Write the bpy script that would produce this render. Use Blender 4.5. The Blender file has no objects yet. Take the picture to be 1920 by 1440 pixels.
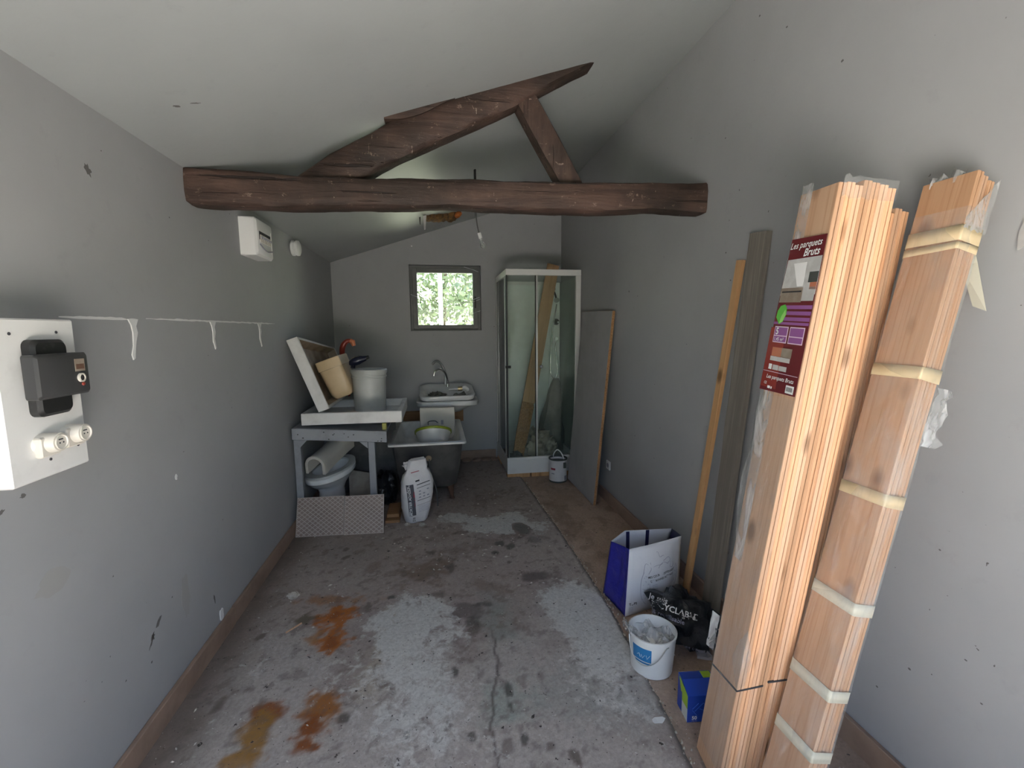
import bpy, bmesh, math, random
import numpy as np
from mathutils import Vector, Matrix, noise
from mathutils.bvhtree import BVHTree

random.seed(7)
S = bpy.context.scene
COL = S.collection

# ------------------------------------------------------------------ camera
cam_d = bpy.data.cameras.new('camera')
cam_d.sensor_fit = 'HORIZONTAL'
cam_d.sensor_width = 36.0
cam_d.lens = 36.0 * 843.0 / 1920.0
cam_d.clip_start = 0.02
cam_o = bpy.data.objects.new('camera', cam_d)
COL.objects.link(cam_o)
_r = Vector((0.98584081, -0.16748619, -0.00814055))
_u = Vector((0.02808543, 0.11706292, 0.9927273))
_f = Vector((0.16531516, 0.97889971, -0.12010932))
cam_o.matrix_world = Matrix(((_r.x, _u.x, -_f.x, 0.0), (_r.y, _u.y, -_f.y, 0.0), (_r.z, _u.z, -_f.z, 1.6), (0, 0, 0, 1)))
S.camera = cam_o

# ------------------------------------------------------------------ world, sun, exposure
w = bpy.data.worlds.new('sky')
S.world = w
w.use_nodes = True
nt = w.node_tree
nt.nodes.clear()
wo = nt.nodes.new('ShaderNodeOutputWorld')
bg = nt.nodes.new('ShaderNodeBackground')
sk = nt.nodes.new('ShaderNodeTexSky')
sk.sky_type = 'NISHITA'
sk.sun_disc = False
sk.sun_elevation = math.radians(52)
sk.sun_rotation = math.radians(100)
sk.air_density = 1.0
sk.dust_density = 2.5
sk.ozone_density = 1.0
bg.inputs['Strength'].default_value = 0.32
nt.links.new(sk.outputs[0], bg.inputs[0])
nt.links.new(bg.outputs[0], wo.inputs[0])

sun_d = bpy.data.lights.new('sun', 'SUN')
sun_d.energy = 26.0
sun_d.angle = math.radians(3)
sun_d.color = (1.0, 0.98, 0.955)
sun_o = bpy.data.objects.new('sun', sun_d)
COL.objects.link(sun_o)
# sun stands over the right-hand side of the building, slightly towards the entrance
sun_o.rotation_euler = Vector((-0.62, 0.10, -0.80)).to_track_quat('-Z', 'Y').to_euler()
sun_o.location = (6, -1, 9)

S.view_settings.view_transform = 'Standard'
S.view_settings.look = 'None'
S.view_settings.exposure = 1.9
S.view_settings.gamma = 1.0
S.view_settings.use_curve_mapping = False
S.cycles.use_denoising = True
S.cycles.max_bounces = 10
S.cycles.diffuse_bounces = 6
S.cycles.transparent_max_bounces = 16
S.cycles.caustics_reflective = False
S.cycles.caustics_refractive = False

def portal(loc, rot, sx, sy):
    d = bpy.data.lights.new('portal', 'AREA')
    d.shape = 'RECTANGLE'; d.size = sx; d.size_y = sy
    d.cycles.is_portal = True
    o = bpy.data.objects.new('daylight_portal', d)
    o.location = loc; o.rotation_euler = rot
    COL.objects.link(o)

# room dimensions
XL, XR, YF, D = -1.147, 1.549, -0.45, 5.48
ZL, ZR = 2.37, 3.249
SL = (ZR - ZL) / (XR - XL)
def zc(x): return ZL + (x - XL) * SL
DX0, DX1, DZ = -.80, 1.05, 2.15       # entrance opening
portal(((DX0 + DX1) / 2, YF - 0.02, DZ / 2), (math.radians(90), 0, 0), DX1 - DX0, DZ)
portal((0.13, D + 0.2, 1.95), (math.radians(-90), 0, 0), 0.84, 0.76)

# ------------------------------------------------------------------ helpers
MAT = {}
def setp(o, **k):
    for a, b in k.items():
        if b is not None: o[a] = b
    return o

def thing(name, label=None, cat=None, loc=(0, 0, 0), matrix=None, group=None, kind=None):
    o = bpy.data.objects.new(name, None)
    o.empty_display_size = 0.1
    COL.objects.link(o)
    m = matrix if matrix is not None else Matrix.Translation(loc)
    o.matrix_world = m
    MAT[o] = m.copy()
    return setp(o, label=label, category=cat, group=group, kind=kind)

def axes(o, m, e, a):
    return Matrix(((m[0], e[0], a[0], o[0]), (m[1], e[1], a[1], o[1]), (m[2], e[2], a[2], o[2]), (0, 0, 0, 1)))

def lean(o, top, ydir):
    """frame with local z from o to top, local y close to ydir"""
    o = Vector(o); a = (Vector(top) - o).normalized()
    e = Vector(ydir); e = (e - a * a.dot(e)).normalized()
    m = e.cross(a)
    return axes(o, m, e, a)

class MB:
    def __init__(s): s.v = []; s.f = []
    def add(s, vs, fs):
        n = len(s.v); s.v += [tuple(v) for v in vs]; s.f += [tuple(i + n for i in f) for f in fs]; return s
    def hexa(s, p):
        return s.add(p, [(0, 3, 2, 1), (4, 5, 6, 7), (0, 1, 5, 4), (1, 2, 6, 5), (2, 3, 7, 6), (3, 0, 4, 7)])
    def box(s, x0, x1, y0, y1, z0, z1):
        return s.hexa([(x0, y0, z0), (x1, y0, z0), (x1, y1, z0), (x0, y1, z0), (x0, y0, z1), (x1, y0, z1), (x1, y1, z1), (x0, y1, z1)])
    def prism(s, poly, fn, t0, t1):
        """poly: 2d list; fn(u,v,t)->3d"""
        n = len(poly)
        vs = [fn(a, b, t0) for a, b in poly] + [fn(a, b, t1) for a, b in poly]
        fs = [tuple(range(n - 1, -1, -1)), tuple(range(n, 2 * n))]
        fs += [(i, (i + 1) % n, n + (i + 1) % n, n + i) for i in range(n)]
        return s.add(vs, fs)
    def loft(s, rings, c0=True, c1=True, closed=True):
        n = len(rings[0]); vs = [p for r in rings for p in r]; fs = []
        for k in range(len(rings) - 1):
            for i in range(n if closed else n - 1):
                j = (i + 1) % n
                fs.append((k * n + i, k * n + j, (k + 1) * n + j, (k + 1) * n + i))
        if c0: fs.append(tuple(range(n - 1, -1, -1)))
        if c1: fs.append(tuple((len(rings) - 1) * n + i for i in range(n)))
        return s.add(vs, fs)
    def tube(s, pts, r, n=8, c=True):
        pts = [Vector(p) for p in pts]; rings = []
        rr = list(r) if isinstance(r, (list, tuple)) else [r] * len(pts)
        if 4 <= len(pts) <= 14:
            P = [pts[0] * 2 - pts[1]] + pts + [pts[-1] * 2 - pts[-2]]; q = []; qr = []
            for i in range(1, len(P) - 2):
                for k in range(4):
                    t = k / 4; a, b_, c_, d = P[i - 1:i + 3]
                    q.append(.5 * ((2 * b_) + (c_ - a) * t + (2 * a - 5 * b_ + 4 * c_ - d) * t * t + (3 * b_ - a - 3 * c_ + d) * t ** 3)); qr.append(rr[i - 1] * (1 - t) + rr[i] * t)
            pts = q + [pts[-1]]; rr = qr + [rr[-1]]
        up = Vector((0.13, 0.21, 0.97))
        for i, p in enumerate(pts):
            t = (pts[min(i + 1, len(pts) - 1)] - pts[max(i - 1, 0)]).normalized()
            a = up - t * up.dot(t)
            if a.length < 0.05: a = Vector((1, 0, 0)) - t * t.x
            a.normalize(); b = t.cross(a); up = a
            rings.append([tuple(p + a * (rr[i] * math.cos(2 * math.pi * k / n)) + b * (rr[i] * math.sin(2 * math.pi * k / n))) for k in range(n)])
        return s.loft(rings, c, c)
    def lathe(s, prof, c=(0, 0, 0), n=24, axis='Z', c0=True, c1=True):
        rings = []
        for r, h in prof:
            ring = []
            for k in range(n):
                a = 2 * math.pi * k / n; p = r * math.cos(a); q = r * math.sin(a)
                ring.append({'Z': (c[0] + p, c[1] + q, c[2] + h), 'X': (c[0] + h, c[1] + p, c[2] + q), 'Y': (c[0] + q, c[1] + h, c[2] + p)}[axis])
            rings.append(ring)
        return s.loft(rings, c0, c1)
    def grid(s, fn, nu, nv):
        vs = [fn(i / nu, j / nv) for j in range(nv + 1) for i in range(nu + 1)]
        fs = [(j * (nu + 1) + i, j * (nu + 1) + i + 1, (j + 1) * (nu + 1) + i + 1, (j + 1) * (nu + 1) + i) for j in range(nv) for i in range(nu)]
        return s.add(vs, fs)
    def map(s, fn): s.v = [tuple(fn(*p)) for p in s.v]; return s
    def bvh(s): return BVHTree.FromPolygons([Vector(v) for v in s.v], s.f)
    def build(s, name, mat, parent=None, bevel=0, seg=1, smooth=None, world=True, matrix=None, solid=0, sub=0, fixn=True, **k):
        me = bpy.data.meshes.new(name)
        vs = [Vector(v) for v in s.v]
        if matrix is not None: M = matrix
        elif parent is not None:
            M = MAT[parent]
            if world:
                inv = M.inverted(); vs = [inv @ v for v in vs]
        else:
            xs = [v.x for v in vs]; ys = [v.y for v in vs]; zs = [v.z for v in vs]
            c = Vector(((min(xs) + max(xs)) / 2, (min(ys) + max(ys)) / 2, min(zs)))
            M = Matrix.Translation(c); vs = [v - c for v in vs]
        me.from_pydata(vs, [], s.f)
        if fixn or bevel:
            bm = bmesh.new(); bm.from_mesh(me)
            if fixn: bmesh.ops.recalc_face_normals(bm, faces=bm.faces)
            if bevel:
                ed = [e for e in bm.edges if len(e.link_faces) == 2 and e.calc_face_angle(0) > 0.5]
                bmesh.ops.bevel(bm, geom=ed, offset=bevel, segments=seg, affect='EDGES', clamp_overlap=True, profile=0.5)
            bm.to_mesh(me); bm.free()
        if smooth is not None:
            for p in me.polygons: p.use_smooth = True
            me.set_sharp_from_angle(angle=math.radians(smooth))
        if mat is not None: me.materials.append(MATS[mat] if isinstance(mat, str) else mat)
        o = bpy.data.objects.new(name, me)
        COL.objects.link(o)
        if parent is not None:
            o.parent = parent
            MAT[o] = MAT[parent].copy()
        else:
            o.matrix_world = M; MAT[o] = M.copy()
        if solid:
            md = o.modifiers.new('thickness', 'SOLIDIFY'); md.thickness = solid; md.offset = 0
        if sub:
            md = o.modifiers.new('smooth', 'SUBSURF'); md.levels = sub; md.render_levels = sub
        return setp(o, **k)

def nz(x, y=0, z=0): return noise.noise(Vector((x, y, z)))
def rring(cx, cy, z, hx, hy, r, n=4):
    out = []
    for (sx, sy, a0) in ((1, 1, 0), (-1, 1, 90), (-1, -1, 180), (1, -1, 270)):
        for k in range(n + 1):
            a = math.radians(a0 + 90 * k / n)
            out.append((cx + sx * (hx - r) + r * math.cos(a), cy + sy * (hy - r) + r * math.sin(a), z))
    return out
def ering(cx, cy, z, rx, ry, n=28):
    return [(cx + rx * math.cos(2 * math.pi * k / n), cy + ry * math.sin(2 * math.pi * k / n), z) for k in range(n)]

def text_mb(body, size, shear=0.0, bold=0.0, align='LEFT', space=1.0):
    c = bpy.data.curves.new('t', 'FONT')
    c.body = body; c.size = size; c.shear = shear; c.offset = bold * size; c.align_x = align; c.space_character = space
    c.resolution_u = 2
    o = bpy.data.objects.new('t', c); COL.objects.link(o)
    dg = bpy.context.evaluated_depsgraph_get(); dg.update()
    me = bpy.data.meshes.new_from_object(o.evaluated_get(dg))
    mb = MB(); mb.add([tuple(v.co) for v in me.vertices], [tuple(p.vertices) for p in me.polygons])
    bpy.data.objects.remove(o); bpy.data.curves.remove(c); bpy.data.meshes.remove(me)
    return mb
def place(mb, o, xd, yd, bvh=None, off=0.0008, back=0.3):
    """flat mb (x,y) -> plane at o; optionally projected onto a surface"""
    o = Vector(o); xd = Vector(xd).normalized(); yd = Vector(yd); yd = (yd - xd * xd.dot(yd)).normalized(); n = xd.cross(yd)
    out = []
    for x, y, z in mb.v:
        p = o + xd * x + yd * y
        if bvh is not None:
            h = bvh.ray_cast(p + n * back, -n)
            p = (h[0] + n * (off + z)) if h[0] is not None else p + n * (off + z)
        else: p = p + n * (off + z)
        out.append(tuple(p))
    mb.v = out
    return mb
def rect(w, h, nu=1, nv=1, x=0, y=0): return MB().grid(lambda u, v: (x + u * w, y + v * h, 0), nu, nv)

# ------------------------------------------------------------------ materials
MATS = {}
class NB:
    def __init__(s, name):
        m = bpy.data.materials.new(name); m.use_nodes = True
        s.m = m; s.t = m.node_tree; s.p = s.t.nodes['Principled BSDF']; s.out = s.t.nodes['Material Output']
        s.tc = s.t.nodes.new('ShaderNodeTexCoord')
        MATS[name] = m
    def n(s, kind, **k):
        nd = s.t.nodes.new(kind)
        for a, b in k.items(): setattr(nd, a, b)
        return nd
    def l(s, a, b): s.t.links.new(a, b)
    def mapping(s, scale=(1, 1, 1), rnd=0.0):
        mp = s.n('ShaderNodeMapping'); mp.inputs['Scale'].default_value = scale
        s.l(s.tc.outputs['Object'], mp.inputs['Vector'])
        if rnd:
            oi = s.n('ShaderNodeObjectInfo'); mu = s.n('ShaderNodeMath', operation='MULTIPLY'); mu.inputs[1].default_value = rnd
            s.l(oi.outputs['Random'], mu.inputs[0]); cb = s.n('ShaderNodeCombineXYZ')
            for i in range(3): s.l(mu.outputs[0], cb.inputs[i])
            s.l(cb.outputs[0], mp.inputs['Location'])
        return mp.outputs[0]
    def noise(s, scale=5, detail=4, rough=.55, vec=None, dist=0.0):
        nd = s.n('ShaderNodeTexNoise'); nd.inputs['Scale'].default_value = scale; nd.inputs['Detail'].default_value = detail
        nd.inputs['Roughness'].default_value = rough; nd.inputs['Distortion'].default_value = dist
        s.l(vec if vec is not None else s.tc.outputs['Object'], nd.inputs['Vector'])
        return nd.outputs[0]
    def ramp(s, f, a, b):
        r = s.n('ShaderNodeMapRange'); r.inputs[1].default_value = a; r.inputs[2].default_value = b; r.clamp = True
        s.l(f, r.inputs[0]); return r.outputs[0]
    def mix(s, f, a, b, mode='MIX'):
        m = s.n('ShaderNodeMix', data_type='RGBA', blend_type=mode)
        for v, i in ((f, 0), (a, 6), (b, 7)):
            if hasattr(v, 'is_linked') or hasattr(v, 'node'): s.l(v, m.inputs[i])
            elif i == 0: m.inputs[0].default_value = v
            else: m.inputs[i].default_value = (*v, 1)
        return m.outputs[2]
    def base(s, c):
        if isinstance(c, tuple): s.p.inputs['Base Color'].default_value = (*c, 1)
        else: s.l(c, s.p.inputs['Base Color'])
    def bump(s, f, strength=.2, dist=.01):
        b = s.n('ShaderNodeBump'); b.inputs['Strength'].default_value = strength; b.inputs['Distance'].default_value = dist
        s.l(f, b.inputs['Height']); s.l(b.outputs[0], s.p.inputs['Normal'])
    def set(s, **k):
        for a, b in k.items(): s.p.inputs[a.replace('_', ' ')].default_value = b

def M(name, c, rough=.5, metal=0, c2=None, ns=6, lo=.45, hi=.7, bump=0, bs=40, bd=.005, spec=.5, rnd=0):
    b = NB(name)
    if c2 is not None:
        b.base(b.mix(b.ramp(b.noise(ns, 5, .6, vec=b.mapping((1, 1, 1), rnd) if rnd else None), lo, hi), c, c2))
    else: b.base(c)
    b.set(Roughness=rough, Metallic=metal, Specular_IOR_Level=spec)
    if bump: b.bump(b.noise(bs, 4), bump, bd)
    return b

def paint(name, c, rough, speck=True):
    b = NB(name)
    n1 = b.ramp(b.noise(1.3, 5, .6), .35, .7)
    col = b.mix(n1, c, tuple(x * .90 for x in c))
    n2 = b.ramp(b.noise(9, 6, .7), .6, .8)
    col = b.mix(n2, col, tuple(x * .86 for x in c))
    if speck:
        sp = b.ramp(b.noise(38, 2, .5), .765, .79)
        col = b.mix(sp, col, (.10, .095, .09))
    b.base(col); b.set(Roughness=rough, Specular_IOR_Level=.4)
    b.bump(b.noise(55, 5, .6), .10, .004)
paint('wall_paint', (.365, .370, .376), .55)
paint('ceiling_paint', (.335, .352, .350), .38, False)

def wood(name, ca, cb, cc, scale=1.0, knots=True, rough=.55, axis=2, bump=.15, spec=.3, tone=.25):
    b = NB(name)
    sc = [26 * scale] * 3; sc[axis] = 1.3 * scale
    v = b.mapping(tuple(sc), 30)
    n1 = b.noise(1.0, 6, .6, v, .6)
    col = b.mix(b.ramp(n1, .32, .68), ca, cb)
    sc2 = [120 * scale] * 3; sc2[axis] = 2.5 * scale
    n2 = b.noise(1.0, 3, .6, b.mapping(tuple(sc2), 17))
    col = b.mix(b.ramp(n2, .5, .75), col, cc)
    oi = b.n('ShaderNodeObjectInfo')
    hsv = b.n('ShaderNodeHueSaturation'); b.l(col, hsv.inputs['Color'])
    r = b.n('ShaderNodeMapRange'); r.inputs[3].default_value = 1 - tone; r.inputs[4].default_value = 1 + tone * .6
    b.l(oi.outputs['Random'], r.inputs[0]); b.l(r.outputs[0], hsv.inputs['Value'])
    col = hsv.outputs[0]
    if knots:
        vo = b.n('ShaderNodeTexVoronoi'); vo.inputs['Scale'].default_value = 1.0
        k3 = [8.0] * 3; k3[axis] = 4.2
        b.l(b.mapping(tuple(k3), 11), vo.inputs['Vector'])
        k = b.ramp(vo.outputs['Distance'], .22, .10)
        col = b.mix(k, col, tuple(x * .45 for x in cc))
    b.base(col); b.set(Roughness=rough, Specular_IOR_Level=spec)
    b.bump(n2, bump, .002)
wood('pine', (.65, .395, .235), (.56, .315, .175), (.48, .24, .12))
wood('pine_pale', (.67, .44, .29), (.59, .36, .225), (.50, .285, .165))
wood('batten_wood', (.62, .38, .19), (.55, .31, .14), (.45, .24, .10), tone=.05)
wood('grey_wood', (.21, .19, .165), (.16, .14, .12), (.29, .265, .225), knots=False, rough=.8)
wood('brown_wood', (.34, .19, .09), (.27, .14, .065), (.20, .10, .045), axis=0)
wood('plank_tan', (.60, .37, .20), (.52, .31, .16), (.42, .24, .12), knots=False, tone=.05)

# old oak of the truss
def oak(name, axis):
    b = NB(name)
    sc = [14.0] * 3; sc[axis] = 1.6
    n1 = b.noise(1, 8, .68, b.mapping(tuple(sc), 9), .5)
    col = b.mix(b.ramp(n1, .3, .7), (.010, .0065, .005), (.046, .029, .022))
    n0 = b.ramp(b.noise(2.2, 4, .6), .4, .66)
    col = b.mix(n0, col, b.mix(b.ramp(n1, .3, .7), (.040, .022, .0165), (.130, .077, .060)))
    sc2 = [38.0] * 3; sc2[axis] = 1.5
    cr = b.ramp(b.noise(1, 4, .6, b.mapping(tuple(sc2), 5), .25), .62, .68)
    col = b.mix(cr, col, (.018, .012, .010))
    chip = b.ramp(b.noise(14, 8, .8, b.mapping((1, 1, 1.7), 3)), .60, .66)
    col = b.mix(chip, col, (.20, .145, .115))
    sc3 = [9.0] * 3; sc3[axis] = 26.0
    scr = b.ramp(b.noise(1, 6, .7, b.mapping(tuple(sc3), 2), 1.5), .655, .685)
    col = b.mix(scr, col, (.30, .24, .20))
    b.base(col); b.set(Roughness=.62, Specular_IOR_Level=.35)
    hgt = b.n('ShaderNodeMath', operation='SUBTRACT'); b.l(n1, hgt.inputs[0]); b.l(cr, hgt.inputs[1])
    b.bump(hgt.outputs[0], .8, .012)
oak('oak_x', 0); oak('oak_z', 2)

def film(name, tint, opac, rough=.22):
    b = NB(name)
    tr = b.n('ShaderNodeBsdfTransparent'); tr.inputs[0].default_value = (*tint, 1)
    b.base((.8, .8, .8)); b.set(Roughness=rough, Specular_IOR_Level=.8)
    b.bump(b.noise(14, 4, .6, b.mapping((1, 1, .35), 7), 1.2), .9, .02)
    mx = b.n('ShaderNodeMixShader')
    f = b.ramp(b.noise(11, 3, .6, b.mapping((1.4, 1.4, .4), 13), 1.0), .45, .75)
    ml = b.n('ShaderNodeMath', operation='MULTIPLY_ADD'); ml.inputs[1].default_value = opac; ml.inputs[2].default_value = opac * .5
    b.l(f, ml.inputs[0]); b.l(ml.outputs[0], mx.inputs[0])
    b.l(tr.outputs[0], mx.inputs[1]); b.l(b.p.outputs[0], mx.inputs[2]); b.l(mx.outputs[0], b.out.inputs[0])
film('clear_film', (.96, .96, .95), .20)
film('cloudy_film', (.85, .85, .84), .45)

def glass(name, tint, refl=.06, haze=0.0):
    b = NB(name)
    tr = b.n('ShaderNodeBsdfTransparent'); tr.inputs[0].default_value = (*tint, 1)
    gl = b.n('ShaderNodeBsdfGlossy'); gl.inputs['Roughness'].default_value = .04
    lw = b.n('ShaderNodeFresnel'); lw.inputs['IOR'].default_value = 1.45
    m1 = b.n('ShaderNodeMixShader'); b.l(lw.outputs[0], m1.inputs[0]); b.l(tr.outputs[0], m1.inputs[1]); b.l(gl.outputs[0], m1.inputs[2])
    last = m1
    if haze:
        df = b.n('ShaderNodeBsdfDiffuse'); df.inputs[0].default_value = (.62, .66, .62, 1)
        m2 = b.n('ShaderNodeMixShader')
        f = b.ramp(b.noise(5, 6, .7), .35, .8); ml = b.n('ShaderNodeMath', operation='MULTIPLY'); ml.inputs[1].default_value = haze
        b.l(f, ml.inputs[0]); b.l(ml.outputs[0], m2.inputs[0]); b.l(m1.outputs[0], m2.inputs[1]); b.l(df.outputs[0], m2.inputs[2]); last = m2
    b.l(last.outputs[0], b.out.inputs[0])
glass('shower_glass', (.93, .97, .945), haze=.06)
glass('side_glass', (.92, .965, .94), haze=.08)
glass('window_glass', (.93, .96, .94), haze=.22)
glass('bulb_glass', (.93, .93, .93), haze=.9)

M('white_enamel', (.72, .72, .71), .25, c2=(.62, .61, .59), ns=7, lo=.5, hi=.8)
M('white_board', (.76, .75, .73), .45, c2=(.66, .65, .63), ns=9, lo=.55, hi=.75)
M('white_plastic', (.74, .74, .73), .35)
M('cream_plastic', (.66, .62, .55), .4)
M('tray_white', (.66, .65, .63), .35, c2=(.50, .49, .47), ns=5)
M('tray_inner', (.40, .31, .22), .5, c2=(.22, .16, .10), ns=4, lo=.45, hi=.65)
M('beige_ceramic', (.60, .45, .27), .35, c2=(.52, .38, .22), ns=5)
M('grey_tub', (.50, .51, .49), .4, c2=(.40, .41, .39), ns=5)
M('bench_paint', (.27, .28, .30), .6, c2=(.21, .215, .23), ns=8, lo=.5, hi=.7)
M('dark_stain', (.03, .028, .025), .7)
M('black_plastic', (.018, .018, .018), .38, c2=(.05, .05, .048), ns=30, lo=.6, hi=.75)
M('black_face', (.045, .045, .046), .35)
M('dark_iron', (.055, .052, .05), .55, c2=(.10, .095, .09), ns=5)
M('rust_iron', (.13, .065, .04), .8, c2=(.07, .04, .03), ns=12)
M('chrome', (.62, .62, .62), .18, metal=1)
M('alu', (.55, .56, .55), .35, metal=.8)
M('white_alu', (.70, .70, .68), .4)
M('cabin_panel', (.76, .80, .77), .35)
M('cabin_dark', (.30, .34, .32), .3)
M('window_dark', (.13, .135, .13), .45, c2=(.17, .17, .165), ns=9)
M('gasket', (.012, .012, .012), .6)
M('terracotta', (.32, .22, .165), .6, c2=(.235, .16, .12), ns=6, bump=.1)
M('plaster_white', (.74, .74, .73), .8, bump=.3, bs=90)
M('plaster_grey', (.42, .41, .40), .8, bump=.3, bs=60)
M('scuff', (.12, .115, .11), .8)
M('stain_tan', (.338, .336, .325), .7)
M('tile_face', (.29, .22, .19), .5, c2=(.22, .165, .14), ns=9)
M('tile_line', (.50, .43, .375), .55)
M('laminate', (.36, .355, .36), .45, c2=(.30, .295, .30), ns=3)
M('chipboard', (.40, .22, .10), .85, c2=(.24, .12, .05), ns=70, lo=.4, hi=.65, bump=.5, bs=120)
M('sack_paper', (.70, .68, .68), .7, c2=(.60, .58, .585), ns=8, bump=.5, bs=22, bd=.012)
M('ink', (.03, .03, .035), .7)
M('ink_grey', (.30, .30, .34), .7)
M('print_dark', (.09, .09, .105), .7)
M('ink_red', (.33, .04, .06), .7)
M('ink_pale', (.36, .36, .46), .7)
M('ink_white', (.78, .77, .76), .6)
M('bag_white', (.66, .67, .72), .5, bump=.4, bs=12, bd=.015)
M('bag_blue', (.022, .022, .26), .3, bump=.5, bs=14, bd=.015)
M('bag_navy', (.012, .012, .07), .5)
M('black_bag', (.008, .009, .012), .3, bump=.7, bs=16, bd=.02)
M('pvc_blue', (.02, .18, .42), .45)
M('box_blue', (.012, .05, .34), .35)
M('box_blue_light', (.03, .12, .55), .35)
M('box_green', (.30, .48, .03), .45)
M('box_white', (.60, .62, .62), .5)
M('card', (.36, .26, .17), .8)
M('paint_can', (.70, .69, .70), .4, c2=(.60, .59, .60), ns=8)
M('paint_dark', (.06, .065, .06), .5)
M('tape', (.62, .50, .31), .45, c2=(.56, .44, .26), ns=16)
M('tape_pale', (.58, .56, .46), .45)
M('sponge', (.36, .34, .10), .8)
M('green_rim', (.30, .36, .03), .35)
M('bowl_white', (.66, .65, .62), .35)
M('label_maroon', (.13, .018, .022), .25)
M('label_red', (.24, .035, .028), .25)
M('label_purple', (.28, .10, .29), .25)
M('label_grey', (.45, .44, .43), .3, c2=(.60, .60, .59), ns=18)
M('label_brown', (.23, .18, .14), .3, c2=(.33, .28, .23), ns=22)
M('label_orange', (.45, .16, .09), .3)
M('label_pink', (.72, .55, .66), .3)
M('leaf_green', (.10, .42, .05), .35)
M('leaf_light', (.30, .62, .16), .35)
M('red_plastic', (.30, .035, .02), .35)
M('orange_plastic', (.55, .17, .07), .4)
M('navy_plastic', (.012, .014, .035), .3)
M('rubble', (.42, .37, .30), .85, c2=(.30, .25, .20), ns=9, bump=.5, bs=25)
M('insulation', (.20, .10, .03), .9, c2=(.07, .04, .02), ns=26, lo=.4, hi=.6, bump=.6, bs=60)
M('insulation_orange', (.46, .14, .03), .9, c2=(.30, .08, .02), ns=30)
M('cable_grey', (.10, .10, .10), .5)
M('brass', (.45, .36, .20), .3, metal=.8)
M('valve_dark', (.10, .095, .08), .4, c2=(.22, .20, .17), ns=30)
M('debris', (.50, .46, .40), .85, c2=(.30, .26, .22), ns=20)
M('cobweb', (.60, .62, .66), .8)
M('fabric_dust', (.20, .19, .17), .9, c2=(.13, .125, .11), ns=6, bump=.4, bs=10, bd=.02)
# outdoors
M('lawn', (.16, .17, .10), .9, c2=(.11, .125, .07), ns=2)
M('bounce_pale', (.74, .70, .65), .9, c2=(.66, .625, .58), ns=3, bump=.4, bs=30)
M('grass', (.36, .36, .27), .9, c2=(.27, .30, .20), ns=5, bump=.5, bs=20)
M('blocker_green', (.10, .12, .075), .9, c2=(.06, .075, .05), ns=6)
M('bark', (.12, .09, .06), .9)
b = NB('foliage')
oi = b.n('ShaderNodeTexNoise'); oi.inputs['Scale'].default_value = 3.0; b.l(b.tc.outputs['Object'], oi.inputs['Vector'])
b.base(b.mix(b.ramp(oi.outputs[0], .4, .62), (.17, .22, .125), (.33, .37, .25))); b.set(Roughness=.6)
b.p.inputs['Subsurface Weight'].default_value = 0

# ground materials driven by a colour attribute that holds the patches and stains
def ground_mat(name, bumps=.25, pale=(.64, .62, .585)):
    b = NB(name)
    at = b.n('ShaderNodeAttribute'); at.attribute_name = 'patch'
    wn = b.n('ShaderNodeAttribute'); wn.attribute_name = 'worn'
    # pale worn laitance breaks up at a fine scale over the dirty base
    f0 = b.n('ShaderNodeMath', operation='MULTIPLY_ADD'); f0.inputs[1].default_value = 1.5; b.l(b.noise(20, 9, .68, dist=.5), f0.inputs[0]); b.l(wn.outputs['Fac'], f0.inputs[2])
    wm = b.ramp(f0.outputs[0], 1.17, 1.42)
    col = b.mix(wm, at.outputs['Color'], pale)
    f1 = b.ramp(b.noise(70, 6, .7), .40, .70)
    col = b.mix(f1, col, b.mix(.40, col, (.14, .115, .10)))
    pit = b.ramp(b.noise(30, 4, .6), .665, .70)
    col = b.mix(pit, col, (.055, .045, .04))
    pit2 = b.ramp(b.noise(95, 2, .5), .71, .75)
    col = b.mix(pit2, col, (.06, .05, .045))
    lit = b.ramp(b.noise(75, 3, .6), .69, .74)
    col = b.mix(lit, col, (.66, .64, .60))
    b.base(col); b.set(Roughness=.72, Specular_IOR_Level=.35)
    b.bump(b.noise(45, 6, .65), bumps, .008)
ground_mat('concrete')
ground_mat('old_mortar', .4)

# ------------------------------------------------------------------ the room shell
T = .25
def struct(mb, name, mat, **k): return mb.build(name, mat, kind='structure', **k)
HT = 3.75
wl = struct(MB().box(XL - T, XL, YF - T, D + T, -.06, HT), 'wall_left', 'wall_paint')
wr = struct(MB().box(XR, XR + T, YF - T, D + T, -.06, HT), 'wall_right', 'wall_paint')
WX0, WX1, WZ0, WZ1 = -.281, .555, 1.594, 2.362
mb = MB().box(XL, WX0, D, D + T, -.06, HT).box(WX1, XR, D, D + T, -.06, HT).box(WX0, WX1, D, D + T, -.06, WZ0).box(WX0, WX1, D, D + T, WZ1, HT)
wb = struct(mb, 'wall_back', 'wall_paint')
mb = MB().box(XL, DX0, YF - T, YF, -.06, HT).box(DX1, XR, YF - T, YF, -.06, HT).box(DX0, DX1, YF - T, YF, DZ, HT)
struct(mb, 'wall_front', 'wall_paint')
ce = MB().hexa([(XL - .02, YF - .02, zc(XL - .02)), (XR + .02, YF - .02, zc(XR + .02)), (XR + .02, D + .02, zc(XR + .02)), (XL - .02, D + .02, zc(XL - .02)),
                (XL - .02, YF - .02, zc(XL) + .2), (XR + .02, YF - .02, zc(XR) + .2), (XR + .02, D + .02, zc(XR) + .2), (XL - .02, D + .02, zc(XL) + .2)])
ceil_o = struct(ce, 'ceiling', 'ceiling_paint')

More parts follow.
